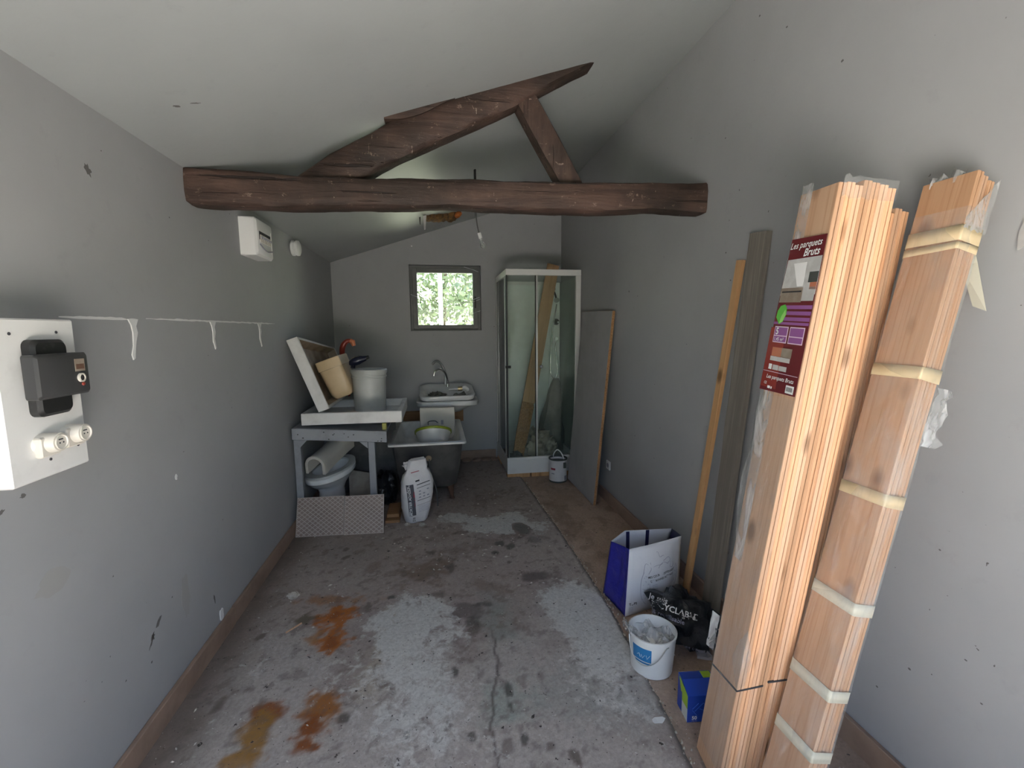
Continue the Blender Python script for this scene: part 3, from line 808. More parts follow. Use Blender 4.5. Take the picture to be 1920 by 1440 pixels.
def socket(y, z, lab):
    s = thing('round_socket', lab, 'power socket', loc=(px, y, z - .03), group='round sockets on the meter board')
    mb = MB().loft([[(px, y + (.036 + 0 * k) * math.cos(a) - .012 * (1 - t), z + .030 * math.sin(a)) for k, a in enumerate([2 * math.pi * q / 20 for q in range(20)])] if False else
                    [(px + .032 * t, y - .014 * (1 - t) + (.036 - .011 * t) * math.cos(a), z + .028 * math.sin(a) * (1 - .12 * t)) for a in [2 * math.pi * q / 24 for q in range(24)]] for t in (0, .5, .9, 1)], c0=False)
    mb.build('housing', 'cream_plastic', s, smooth=50)
    MB().lathe([(.021, .0006), (.021, .004), (.0185, .004), (.017, .0012)], (px + .032, y, z), 20, 'X', c0=False).build('outlet_face', 'cream_plastic', s, smooth=50)
    for dy, dz in ((-.006, .002), (.006, .002)):
        MB().lathe([(.0022, .0), (.0022, .0050)], (px + .029, y + dy, z + dz - .004), 8, 'X').build('pin_hole', 'ink', s)
    MB().box(px + .031, px + .0342, y - .009, y + .005, z + .006, z + .009).build('slot', 'ink', s)
    MB().box(px, px + .018, y - .045, y + .02, z - .034, z + .02).build('back_plate', 'cream_plastic', s, bevel=.004)
socket(1.362, 1.312, 'larger cream round socket at the lower left of the meter board')
socket(1.448, 1.318, 'cream round socket near the right edge of the meter board')

fb = thing('fuse_box', 'white fuse box with a row of breakers on the left wall below the beam', 'fuse box', loc=(XL, 3.17, 2.07))
fx = XL + .098
mb = MB().loft([rring(3.168, 2.178, 0, .138, .114, .008), rring(3.168, 2.178, .085, .138, .114, .012), rring(3.168, 2.178, .098, .126, .102, .012)])
mb.map(lambda a, b_, c: (XL + c, a, b_)); case = mb.build('case', 'white_plastic', fb, smooth=40)
MB().box(fx - .001, fx + .002, 3.07, 3.26, 2.165, 2.215).build('breaker_slot', 'ink', fb)
for k in range(6):
    b0 = MB().box(fx, fx + .006, 3.08 + k * .030, 3.106 + k * .030, 2.150, 2.195).build('breaker', 'cream_plastic', fb)
    MB().box(fx + .006, fx + .012, 3.088 + k * .030, 3.098 + k * .030, 2.172, 2.186).build('toggle', 'ink_grey', b0)
MB().tube([(fx + .003, 3.07, 2.135), (fx + .004, 3.13, 2.115), (fx + .004, 3.20, 2.108), (fx + .003, 3.28, 2.122)], .004, 6).build('door_pull', 'ink_grey', fb)
MB().box(fx, fx + .003, 3.272, 3.284, 2.10, 2.24).build('door_edge', 'white_board', fb)
mb = MB().lathe([(.055, 0), (.062, .004), (.062, .022), (.054, .027), (.054, .034), (.062, .038), (.062, .055), (.045, .064)], (XL, 4.07, 2.282), 28, 'X')
mb.build('round_detector', 'white_plastic', smooth=40, label='small round white detector on the left wall beside the fuse box', category='detector')
ws = thing('wall_socket', 'small white wall socket low on the right wall behind the leaning worktop', 'wall socket', loc=(XR, 3.83, .32))
MB().box(XR - .012, XR, 3.79, 3.87, .31, .39).build('plate', 'white_plastic', ws, bevel=.003)
MB().lathe([(.022, -.013), (.022, -.010)], (XR, 3.83, .35), 16, 'X').build('outlet', 'ink_grey', ws)

# ------------------------------------------------------------------ parquet bundles leaning on the right wall
def board_mesh(t, wd, ln):
    g = .0045
    pr = [(0, .0018), (.0012, 0), (t * .45, 0), (t * .45, g), (t * .56, g), (t * .56, 0), (t - .0014, 0), (t - .0002, .0018), (t - .0002, wd), (0, wd)]
    return MB().prism(pr, lambda a, b_, c: (a, b_, c), 0, ln)
def bundle(name, label, M_, n, t, wd, ln, mats, seed):
    r = thing(name, label, 'parquet bundle', matrix=M_)
    rn = random.Random(seed)
    for k in range(n):
        dy = rn.uniform(0, .004) if k else 0.0; dz = rn.uniform(-.012, .006)
        mb = board_mesh(t, wd, ln + dz); x0 = k * t
        mb.map(lambda x, y, z: (x + x0, y + dy, z))
        mb.build('parquet_board', mats[k % len(mats)], r, world=False)
    return r
B1 = axes((.915, 1.238, .012), (.987, -.123, -.098), (.129, .990, .051), (.091, -.063, .994))
b1 = bundle('parquet_bundle', 'tall bundle of raw pine parquet boards with a dark red printed label', B1, 7, .0237, .156, 2.0, ['pine_pale', 'pine', 'pine_pale', 'pine', 'pine'], 4)
W1, T1 = .156, .166
# printed label on the film of the wide face
def lab(yl, yr, z0, z1, mat, layer=1, name='label_print', par=None, yl2=None):
    x = -.0045 - .0005 * layer
    MB().hexa([(x, yr, z0), (x, yl2 if yl2 is not None else yl, z0), (x + .0004, yl2 if yl2 is not None else yl, z0), (x + .0004, yr, z0), (x, yr, z1), (x, yl, z1), (x + .0004, yl, z1), (x + .0004, yr, z1)]).build(name, mat, par, world=False)
lb = MB().hexa([(-.0045, .0, 1.392), (-.0045, .176, 1.386), (-.004, .176, 1.386), (-.004, .0, 1.392), (-.0045, .0, 1.856), (-.0045, .150, 1.860), (-.004, .150, 1.860), (-.004, 0, 1.856)]).build('label', 'label_maroon', b1, world=False, label='dark red printed paper label')
lab(.150, .002, 1.690, 1.798, 'label_grey', 1, par=lb, yl2=.158)
lab(.118, .060, 1.715, 1.785, 'ink_white', 2, par=lb, yl2=.085)
lab(.040, .002, 1.725, 1.755, 'paint_dark', 2, par=lb)
lab(.030, .002, 1.705, 1.725, 'label_orange', 2, par=lb)
lab(.156, .055, 1.668, 1.712, 'label_brown', 2, par=lb)
lab(.055, .004, 1.672, 1.712, 'label_grey', 2, par=lb)
lab(.150, .060, 1.698, 1.702, 'ink', 3, par=lb)
for z0 in (1.648, 1.630, 1.612):
    lab(.125, .002, z0, z0 + .011, 'label_purple', 1, par=lb)
lab(.165, .002, 1.600, 1.608, 'label_purple', 1, par=lb)
lab(.172, .095, 1.398, 1.590, 'label_red', 1, par=lb, yl2=.175)
def leafpoly(s): return [(-.0 * s, -.028 * s), (.016 * s, -.020 * s), (.026 * s, .002 * s), (.024 * s, .020 * s), (.014 * s, .030 * s), (-.006 * s, .026 * s), (-.016 * s, .012 * s), (-.018 * s, -.008 * s)]
lf = MB().prism(leafpoly(1.05), lambda a, b_, c: (-.0066 - c, .135 - a, 1.630 + b_), 0, .0004).build('leaf_print', 'leaf_green', lb, world=False)
MB().prism([(-.0, -.028), (.016, -.02), (.026, .002), (.020, .016), (.006, -.004)], lambda a, b_, c: (-.0071 - c, .135 - a, 1.630 + b_), 0, .0003).build('leaf_print', 'leaf_light', lb, world=False)
for yl, mt in ((.152, 'label_pink'), (.078, 'label_pink')):
    lab(yl, yl - .066, 1.543, 1.594, mt, 2, par=lb)
    lab(yl - .003, yl - .063, 1.566, 1.591, 'label_purple', 3, par=lb)
    lab(yl - .003, yl - .063, 1.546, 1.563, 'label_purple', 3, par=lb)
def ltext(body, yl, z, size, mat='ink_white', shear=0, bold=.01, layer=4):
    mb = text_mb(body, size, shear, bold); place(mb, (-.0045 - .0005 * layer, yl, z), (0, -1, 0), (0, 0, 1), None, .0003)
    mb.build('lettering', mat, lb, world=False, fixn=False)
ltext('Les parquets', .148, 1.829, .0265, shear=.25)
ltext('Bruts', .082, 1.803, .031, shear=.25, bold=.02)
ltext('5', .143, 1.569, .029, bold=.03)
ltext('1,45 m²', .146, 1.549, .0155)
ltext('Les parquets Bruts', .148, 1.428, .0175, shear=.2)
ltext('CE', .155, 1.408, .012)
lab(.145, .098, 1.500, 1.528, 'label_orange', 2, par=lb); lab(.098, .050, 1.500, 1.528, 'label_brown', 2, par=lb); lab(.148, .052, 1.485, 1.499, 'label_grey', 2, par=lb)
lab(.148, .133, 1.457, 1.474, 'ink_white', 2, par=lb); lab(.128, .100, 1.457, 1.473, 'label_grey', 2, par=lb); lab(.097, .060, 1.457, 1.472, 'label_grey', 2, par=lb)
lab(.172, .004, 1.449, 1.4505, 'label_pink', 2, par=lb)
lab(.046, .010, 1.396, 1.420, 'ink_white', 2, par=lb)
for k in range(7): lab(.042 - k * .0042, .040 - k * .0042, 1.402, 1.415, 'ink', 3, par=lb)
lab(.135, .122, 1.396, 1.404, 'ink_white', 2, par=lb); lab(.118, .113, 1.396, 1.403, 'ink_white', 2, par=lb)
# black marker line round the bundle
for (z0, z1, x0, x1, y0_, y1_) in ((.357, .395, -.0008, 0, 0, .156),):
    MB().hexa([(-.0012, 0, .393), (-.0012, .156, .357), (-.0002, .156, .357), (-.0002, 0, .393), (-.0012, 0, .400), (-.0012, .156, .364), (-.0002, .156, .364), (-.0002, 0, .400)]).build('marker_line', 'ink', b1, world=False)
MB().hexa([(0, -.0012, .393), (.085, -.0012, .418), (.085, .001, .418), (0, .001, .393), (0, -.0012, .399), (.085, -.0012, .424), (.085, .001, .424), (0, .001, .399)]).build('marker_line', 'ink', b1, world=False)
MB().hexa([(.10, -.0012, .432), (.163, -.0012, .446), (.163, .004, .446), (.10, .004, .432), (.10, -.0012, .438), (.163, -.0012, .452), (.163, .004, .452), (.10, .004, .438)]).build('marker_line', 'ink', b1, world=False)
# plastic film: clings to the wide face and flaps loose beyond its far edge
FL = [(.80, .156), (.90, .175), (.98, .212), (1.08, .205), (1.16, .180), (1.30, .183), (1.45, .190), (1.62, .190), (1.75, .170), (1.86, .160), (2.01, .150)]
def filmf(u, v):
    z = .80 + 1.215 * v; far_ = float(np.interp(z, *zip(*FL))); y = .10 + (far_ - .10) * u
    b_ = max(0, y - .150)
    return (-.003 - .004 * abs(nz(y * 20, z * 5)) * (1 if y > .15 else .4) + .25 * b_ - .010 * nz(z * 7, y * 9) * (1 if b_ > 0 else 0), y, z + .008 * nz(y * 30, 3) * (1 if v > .99 else 0))
MB().grid(filmf, 10, 60).build('plastic_film', 'cloudy_film', b1, world=False, smooth=60)
MB().grid(lambda u, v: (-.0018 - .0012 * abs(nz(u * 3, v * 20)), .156 * u, .06 + 1.32 * v), 6, 40).build('plastic_film', 'clear_film', b1, world=False, smooth=60)
MB().add([(-.003, .0, .40), (-.003, .055, .48), (-.003, .03, .56), (-.003, .0, .62), (.02, -.003, .42), (.03, -.003, .50)], [(0, 1, 2), (0, 2, 3), (0, 3, 5), (0, 5, 4)]).build('film_scrap', 'clear_film', b1, world=False)
MB().grid(lambda u, v: (.01 + .155 * u, -.004 - .003 * nz(u * 6, v * 3), 1.955 + .055 * v + .012 * nz(u * 9, v)), 14, 4).build('film_scrap', 'clear_film', b1, world=False, smooth=60)
MB().grid(lambda u, v: (-.010 - .012 * u, .150 + .03 * u + .006 * nz(v * 5), .42 + .14 * v), 3, 8).build('film_scrap', 'cloudy_film', b1, world=False, smooth=60)

B3 = lean((1.10, 1.262, .006), (1.327, 1.205, 1.98), (0, 1, 0))
b3 = bundle('parquet_bundle', 'shaded bundle of parquet boards behind and between the two front bundles', B3, 5, .0237, .13, 1.97, ['pine', 'pine_pale'], 9)

B2 = axes((.988, 1.02, .012), (.974, .016, -.225), (-.017, 1.0, -.005), (.225, .009, .974))
b2 = bundle('parquet_bundle', 'narrow film-wrapped parquet bundle bound with cream tape, at the far right', B2, 3, .022, .138, 2.055, ['pine', 'pine_pale', 'pine'], 6)
cx, cy = .033, .069
for z, hgt, sk_ in ((1.868, .042, .0), (1.842, .020, -.01), (1.480, .036, 0), (1.110, .036, .0), (.782, .036, 0), (.512, .036, 0), (.318, .036, 0)):
    r0 = [(x, y, zz + sk_ * (y - cy) * 4 + .004 * nz(x * 40, y * 30, z)) for x, y, zz in rring(cx, cy, z, .0365, .0725, .006, 3)]
    r1 = [(x, y, zz + sk_ * (y - cy) * 2 + .004 * nz(x * 40, y * 30, z + 5)) for x, y, zz in rring(cx, cy, z + hgt, .0365, .0725, .006, 3)]
    MB().loft([r0, r1], False, False).build('packing_tape', 'tape' if z > 1.0 else 'tape_pale', b2, world=False, solid=.0012, smooth=40)
rings = []
for k in range(41):
    z = .03 + k / 40 * 1.93
    rings.append([(x + .0025 * nz(z * 6, y * 25, 1), y + .0025 * nz(z * 6, x * 25, 9), zz) for x, y, zz in rring(cx, cy, z, .0375, .0735, .008, 3)])
MB().loft(rings, False, False).build('plastic_film', 'clear_film', b2, world=False, smooth=70)
MB().prism([(.066, .755), (.085, .735), (.105, .672), (.108, .652), (.088, .556), (.066, .585)], lambda a, b_, c: (a, .03 + c + .15 * (a - .066), b_), 0, .001).build('tape_tail', 'tape_pale', b2, world=False)
MB().add([(1.478, 1.092, 1.835), (1.485, 1.055, 1.822), (1.50, 1.052, 1.775), (1.50, 1.018, 1.640), (1.50, 1.052, 1.655), (1.492, 1.088, 1.775)], [(0, 1, 2, 5), (5, 2, 3, 4)]).build('tape_tail', 'tape_pale', b2, solid=.001)
MB().grid(lambda u, v: (.066 + .055 * u * (1 + .5 * nz(v * 6)), .0 + .02 * nz(u * 4, v * 5), 1.30 + .17 * v), 5, 10).build('film_scrap', 'cloudy_film', b2, world=False, smooth=60)
MB().grid(lambda u, v: (-.004 + .078 * u, -.005 - .004 * nz(u * 5, v * 4), 1.90 + (.12 * u + .03) * v + .01 * nz(u * 7)), 8, 6).build('film_scrap', 'cloudy_film', b2, world=False, smooth=60)
MB().grid(lambda u, v: (.005 + .02 * nz(u * 5, v), .03 + .10 * u, 2.04 + .035 * v * (1 + nz(u * 9))), 8, 3).build('film_scrap', 'cloudy_film', b2, world=False, smooth=60)

# ------------------------------------------------------------------ loose lengths of timber on the right wall
Mb = lean((1.428, 2.313, -.002), (1.533, 2.100, 1.946), (0, 1, 0))
MB().box(-.011, .011, -.023, .023, 0, 1.955).build('wood_batten', 'batten_wood', matrix=Mb, bevel=.0015, label='slim orange pine batten leaning on the wall beside the grey plank', category='batten')
Mg = lean((1.497, 2.165, -.002), (1.532, 1.967, 2.05), (0, 1, 0))
rings = []
for k in range(31):
    z = k / 30 * 2.06
    rings.append([(-.014 + .002 * nz(z * 5, 1), -.060 + .003 * nz(z * 6, 2), z), (.014, -.060 + .003 * nz(z * 6, 2), z), (.014, .060 + .003 * nz(z * 4, 5), z), (-.014 + .002 * nz(z * 5, 7), .060 + .003 * nz(z * 4, 5), z)])
MB().loft(rings).build('grey_plank', 'grey_wood', matrix=Mg, label='weathered grey wooden plank leaning on the right wall', category='plank')

# ------------------------------------------------------------------ worktop panel beside the shower
Mw = lean((1.380, 3.771, -.002), (1.518, 3.734, 1.758), (1.355 - 1.385, 4.482 - 3.771, 0))
wt = thing('worktop_panel', 'grey laminate worktop offcut with a raw chipboard edge, leaning by the shower', 'worktop', matrix=Mw)
MB().box(.001, .027, 0, .715, 0, 1.764).build('core', 'chipboard', wt, world=False, bevel=.003)
MB().box(0, .001, .002, .713, .002, 1.762).build('laminate_face', 'laminate', wt, world=False)
MB().box(.027, .028, .002, .713, .002, 1.762).build('laminate_back', 'laminate', wt, world=False)

# ------------------------------------------------------------------ shower cabin
sx0, sx1, sy0, sy1, szt = .732, 1.541, 4.67, 5.476, 2.222
sh = thing('shower_cabin', 'square shower cabin with a white frame and greenish glass in the far right corner', 'shower cabin', loc=(1.136, 5.07, 0))
for xx in (sx0, 1.0, 1.28):
    MB().box(xx, xx + .25, sy0 + .004, sy0 + .09, -.004, .042).build('support_block', 'batten_wood', sh, bevel=.002)
MB().box(sx0, sx0 + .09, sy1 - .3, sy1 - .02, -.004, .042).build('support_block', 'batten_wood', sh, bevel=.002)
mb = MB().box(sx0, sx1, sy0, sy0 + .05, .042, .213).box(sx0, sx1, sy1 - .04, sy1, .042, .213).box(sx0, sx0 + .04, sy0 + .05, sy1 - .04, .042, .213).box(sx1 - .04, sx1, sy0 + .05, sy1 - .04, .042, .213).box(sx0 + .04, sx1 - .04, sy0 + .05, sy1 - .04, .10, .15)
tray = mb.build('tray', 'white_enamel', sh)
MB().box(sx0 - .003, sx1, sy0 - .005, sy0 + .03, .195, .222).build('tray_lip', 'white_enamel', tray, bevel=.004)
fr = MB().box(sx0, sx1, sy0, sy0 + .035, szt - .062, szt).build('top_rail', 'white_alu', sh, bevel=.003)
MB().box(sx0, sx0 + .03, sy0 + .035, sy1, szt - .062, szt).build('top_rail', 'white_alu', sh, bevel=.003)
MB().box(sx1 - .055, sx1, sy0 + .0, sy0 + .04, .222, szt - .062).build('corner_post', 'white_alu', sh, bevel=.003)
MB().box(sx0, sx0 + .03, sy1 - .035, sy1, .213, szt - .062).build('corner_post', 'white_alu', sh, bevel=.003)
MB().box(sx0 + .002, sx0 + .016, sy0 + .004, sy0 + .022, .222, szt - .062).build('corner_seal', 'gasket', sh)
MB().box(sx0 + .004, sx0 + .02, sy0 + .12, sy0 + .14, .222, szt - .062).build('side_profile', 'alu', sh)
MB().box(sx0 + .004, sx0 + .02, sy0 + .62, sy0 + .635, .222, szt - .062).build('side_profile', 'alu', sh)
MB().box(sx0 + .006, sx0 + .012, sy0 + .03, sy1 - .03, .222, szt - .06).build('side_pane', 'side_glass', sh)
MB().box(sx0 + .02, 1.068, sy0 + .012, sy0 + .017, .222, szt - .06).build('sliding_pane', 'shower_glass', sh)
MB().box(1.05, sx1 - .05, sy0 + .024, sy0 + .029, .222, szt - .06).build('sliding_pane', 'shower_glass', sh)
MB().box(1.046, 1.052, sy0 + .006, sy0 + .030, .222, szt - .062).build('pane_seal', 'gasket', sh)
MB().box(1.053, 1.071, sy0 + .008, sy0 + .022, .222, szt - .062).build('pane_profile', 'alu', sh)
MB().lathe([(.008, 0), (.008, -.012), (.018, -.016), (.020, -.026), (.014, -.034)], (1.105, sy0 + .02, 1.205), 18, 'Y').build('door_knob', 'chrome', sh, smooth=50)
MB().box(sx0 - .012, sx0 + .045, sy0 - .012, sy0 + .004, 1.195, 1.222).build('door_catch', 'gasket', sh)
MB().box(sx0 + .03, sx1, sy1 - .02, sy1, .213, 2.165).build('back_panel', 'cabin_panel', sh)
MB().box(sx0 + .03, sx1 - .2, sy1 - .032, sy1 - .02, 2.135, 2.175).build('panel_trim', 'white_alu', sh)
MB().box(sx1 - .012, sx1, sy0 + .04, sy1 - .02, .213, 2.165).build('side_panel', 'cabin_dark', sh)
colm = MB().box(1.385, 1.515, sy1 - .075, sy1 - .02, .80, 2.165).build('shower_column', 'cabin_panel', sh, bevel=.008)
yc = sy1 - .075
MB().lathe([(.025, 0), (.030, -.02), (.012, -.045)], (1.425, yc, 2.085), 18, 'Y').build('body_jet', 'chrome', colm, smooth=50)
MB().lathe([(.020, 0), (.032, -.03), (.028, -.06)], (1.462, yc, 1.950), 18, 'Y').build('shower_head', 'chrome', colm, smooth=50)
MB().tube([(1.435, yc - .03, 2.05), (1.448, yc - .045, 2.0), (1.46, yc - .04, 1.95)], .011, 8).build('head_arm', 'black_plastic', colm)
MB().lathe([(.036, 0), (.040, -.025), (.030, -.055)], (1.462, yc, 1.690), 20, 'Y').build('mixer', 'black_plastic', colm, smooth=50)
MB().lathe([(.012, -.05), (.014, -.075)], (1.475, yc, 1.685), 12, 'Y').build('mixer_knob', 'chrome', colm)
MB().lathe([(.020, 0), (.024, -.02), (.020, -.045)], (1.462, yc, 1.487), 18, 'Y').build('diverter', 'chrome', colm, smooth=50)
hp = [(1.462, yc - .02, 1.47), (1.45, yc - .035, 1.36), (1.47, yc - .045, 1.2), (1.475, yc - .04, 1.08), (1.455, yc - .04, 1.01), (1.425, yc - .04, 1.0), (1.395, yc - .04, 1.04), (1.385, yc - .04, 1.16), (1.395, yc - .05, 1.4), (1.41, yc - .055, 1.6), (1.44, yc - .055, 1.78), (1.46, yc - .05, 1.9)]
MB().tube(hp, .008, 8).build('shower_hose', 'chrome', sh, smooth=60)
# things standing inside the cabin
Mp = lean((.870, 4.80, .15), (1.41, 5.315, 2.38), (1, 0, -.25))
pk = thing('tan_plank', 'long tan wooden plank with a torn chipboard foot standing inside the shower cabin', 'plank', matrix=Mp)
MB().box(-.012, .012, -.072, .072, .66, 2.33).build('plank_body', 'plank_tan', pk, world=False, bevel=.002)
mb = MB().prism([(-.062, 0), (.05, .03), (.066, .35), (.072, .62), (.05, .70), (.02, .66), (-.01, .76), (-.04, .68), (-.072, .70), (-.076, .3)], lambda a, b_, c: (c, a, b_), -.016, .010)
mb.build('torn_end', 'chipboard', pk, world=False)
def lump(name, mat, c, r, seed, amp=.25, sq=2.0, fr_=2.2, flat=True, **k):
    mb = MB(); n, m = 28, 16; rings = []
    for j in range(m + 1):
        ph = math.pi * (j / m) - math.pi / 2; ring = []
        for i in range(n):
            th = 2 * math.pi * i / n; d = Vector((math.cos(ph) * math.cos(th), math.cos(ph) * math.sin(th), math.sin(ph)))
            s = 1 + amp * noise.fractal(d * fr_ + Vector((seed * 7.1, seed * 3.3, 0)), .8, 2.0, 4)
            p = Vector((d.x * r[0], d.y * r[1], d.z * r[2])) * s
            z = max(p.z + c[2] + r[2], c[2]) if flat else p.z + c[2] + r[2]
            ring.append((c[0] + p.x, c[1] + p.y, z))
        rings.append(ring)
    mb.loft(rings)
    return mb
lump('', '', (1.10, 4.95, .15), (.17, .15, .15), 3, .5).build('rubble_sack', 'rubble', smooth=40, label='lumpy pale rubble sack at the foot of the plank in the shower', category='sack')
lump('', '', (1.27, 4.93, .15), (.085, .09, .10), 5, .4).build('rubble_sack', 'rubble', smooth=40, label='smaller pale lump of rubble right of the sack in the shower', category='sack')
lump('', '', (.845, 4.765, .15), (.06, .04, .055), 8, .7, fr_=4).build('dark_scrap', 'dark_iron', smooth=30, label='dark crumpled scrap in the front left corner of the shower tray', category='scrap')
rings = []
for k in range(14):
    t = k / 13; z = .15 + .86 * t; rr = .15 * (1 - t) ** .8 + .035
    rings.append([(1.34 + .09 * t + rr * (1 + .35 * nz(2 * math.cos(a), 2 * math.sin(a), t * 3)) * math.cos(a), 5.22 + .04 * t + rr * .8 * (1 + .35 * nz(2 * math.cos(a), 2 * math.sin(a), 9 + t * 3)) * math.sin(a), z) for a in [2 * math.pi * q / 18 for q in range(18)]])
MB().loft(rings).build('dust_sheet', 'fabric_dust', smooth=50, label='dusty grey sheet slumped in the right corner of the shower', category='sheet')

# ------------------------------------------------------------------ paint can in front of the shower
pc = thing('paint_can', 'open white paint can with a raised handle on the floor before the shower', 'paint can', loc=(1.248, 4.50, -.002))
c = (1.248, 4.50, -.002)
MB().lathe([(.088, .004), (.090, .0), (.093, .010), (.094, .235), (.098, .240), (.098, .250), (.090, .250), (.088, .215), (.088, .212)], c, 32).build('can', 'paint_can', pc, smooth=50)
MB().lathe([(.0935, .0), (.0955, .002), (.0955, .014), (.0935, .016)], c, 32, c0=False, c1=False).build('base_rim', 'paint_dark', pc, smooth=50)
MB().lathe([(.0875, .212), (.0875, .214)], c, 32).build('paint_residue', 'paint_dark', pc)
MB().lathe([(.0985, .238), (.099, .244), (.0985, .2505), (.089, .2512), (.0885, .235)], c, 32, c0=False, c1=False).build('can_rim', 'paint_dark', pc, smooth=50)
MB().tube([(c[0] + .05, c[1] - .082, .20), (c[0] + .046, c[1] - .06, .25), (c[0] + .03, c[1] - .01, .305), (c[0] + .005, c[1] + .04, .322), (c[0] - .02, c[1] + .075, .28), (c[0] - .03, c[1] + .09, .235)], .0065, 8).build('handle', 'white_plastic', pc, smooth=50)
MB().box(c[0] + .034, c[0] + .064, c[1] - .092, c[1] - .076, .155, .215).build('handle_lug', 'paint_dark', pc, bevel=.003)
def arc_patch(c_, r, a0, a1, z0, z1, n=8, fz=None):
    return MB().grid(lambda u, v: (c_[0] + r * math.cos(a0 + (a1 - a0) * u), c_[1] + r * math.sin(a0 + (a1 - a0) * u), z0 + (z1 - z0) * v), n, 2)
arc_patch(c, .0948, math.radians(205), math.radians(238), .135, .155).build('label_print', 'ink_red', pc, solid=.0004)
arc_patch(c, .0948, math.radians(210), math.radians(232), .09, .10).build('label_print', 'ink_grey', pc, solid=.0004)
arc_patch(c, .0948, math.radians(300), math.radians(325), .02, .07).build('label_print', 'ink_grey', pc, solid=.0004)

# ------------------------------------------------------------------ small things on the right-hand floor strip
# blue and white carrier bag
bagt = thing('shopping_bag', 'blue and white woven shopping bag standing open by the right wall', 'bag', loc=(1.2, 2.36, 0))
A, Bb, Cc, Dd = Vector((1.002, 2.205, 0)), Vector((.966, 2.445, 0)), Vector((1.385, 2.315, 0)), Vector((1.40, 2.55, 0))
A1, B1_, C1, D1 = Vector((1.040, 2.250, .372)), Vector((1.005, 2.43, .335)), Vector((1.375, 2.285, .405)), Vector((1.43, 2.49, .352))
BM = Vector((1.12, 2.495, .362))
def panel(p, q, p1, q1, bul, seed, nu=14, nv=14, out=None):
    n = ((q - p).cross(p1 - p)).normalized()
    if out is not None and n.dot(out) < 0: n = -n
    def f_(u, v):
        b_ = p.lerp(q, u); t_ = p1.lerp(q1, u); x = b_.lerp(t_, v)
        k = math.sin(math.pi * u) * math.sin(math.pi * min(1, v * .9 + .05))
        return tuple(x + n * (bul * k + .020 * k * nz(u * 5, v * 4, seed) + .008 * k * nz(u * 11, v * 9, seed + 3)))
    return MB().grid(f_, nu, nv)
fmb = panel(A, Cc, A1, C1, .045, 1, out=Vector((0, -1, 0)))
fbv = fmb.bvh(); fmb.build('front_panel', 'bag_white', bagt, solid=.0015, smooth=60)
panel(Bb, A, B1_, A1, -.028, 2, out=Vector((-1, 0, 0))).build('side_panel', 'bag_blue', bagt, solid=.0015, smooth=60)
panel(Cc, Dd, C1, D1, .01, 3, out=Vector((1, 0, 0))).build('side_panel', 'bag_navy', bagt, solid=.0015, smooth=60)
bkm = MB().grid(lambda u, v: tuple(Bb.lerp(Dd, u).lerp((B1_.lerp(BM, u / .3) if u < .3 else BM.lerp(D1, (u - .3) / .7)), v)), 20, 10)
bkb = bkm.bvh(); bkm.build('back_panel', 'bag_white', bagt, solid=.0015, smooth=60)
MB().add([A, Bb, Dd, Cc], [(0, 1, 2, 3)]).map(lambda x, y, z: (x, y, z + .003)).build('base', 'bag_navy', bagt, solid=.002)
for x0 in (1.135, 1.265):
    mb = rect(.022, .20, 1, 6); place(mb, (x0, 2.40, .155), (1, .08, 0), (0, 0, 1), bkb, .002); mb.build('handle', 'bag_navy', bagt, solid=.002)
mb = MB().add([A1 - Vector((.004, .003, .05)), B1_ - Vector((.005, 0, .02)), B1_ + Vector((-.004, 0, .002)), A1 + Vector((-.004, -.003, -.03))], [(0, 1, 2, 3)])
fx_ = (Cc - A).normalized(); fy_ = (A1 - A).normalized()
def ftext(body, u, v, size, mat, rot=0, shear=0, bold=.0):
    mb = text_mb(body, size, shear, bold); o_ = A + fx_ * u + fy_ * v
    xd = (fx_ * math.cos(rot) + Vector((0, 0, 1)) * math.sin(rot)); yd = (-fx_ * math.sin(rot) + Vector((0, 0, 1)) * math.cos(rot))
    place(mb, o_, xd, yd, fbv, .0015); mb.build('lettering', mat, bagt, fixn=False)
ftext('MES COURSES DEVIENNENT', .112, .205, .0150, 'ink', .10, bold=.02)
ftext('DES BONNES ACTIONS', .125, .184, .0150, 'ink', .10, bold=.02)
ftext('TOPS', .022, .056, .020, 'ink', .06, bold=.03)
for k in range(4): ftext('Iliill Ililil', .022, .040 - k * .009, .0095, 'ink_pale', .06)
for k in range(4): ftext('lorem'.replace('lorem', 'IIIIIIIIIIIIIII'), .135 + .004 * k, .164 - k * .012, .0085, 'ink_pale', .10)
def bag_line(pts, mat='ink_pale', r=.0012):
    mb = MB(); q = []
    for (u, v) in pts:
        p = A + fx_ * u + fy_ * v; n = fx_.cross(fy_)
        if n.y > 0: n = -n
        h_ = fbv.ray_cast(p + n * .3, -n); q.append((h_[0] + n * .0012) if h_[0] is not None else p + n * .002)
    mb.tube(q, r, 4); return mb
def arcp(cu, cv, ru, rv, a0, a1, n=16): return [(cu + ru * math.cos(math.radians(a0 + (a1 - a0) * k / n)), cv + rv * math.sin(math.radians(a0 + (a1 - a0) * k / n))) for k in range(n + 1)]
mb = MB()
cu, cv = .205, .165
for ru, rv, a0, a1 in ((.085, .085, 175, 330), (.135, .145, 150, 235), (.13, .135, 290, 395), (.085, .085, -20, 30)):
    l_ = bag_line(arcp(cu, cv, ru, rv, a0, a1)); mb.add(l_.v, l_.f)
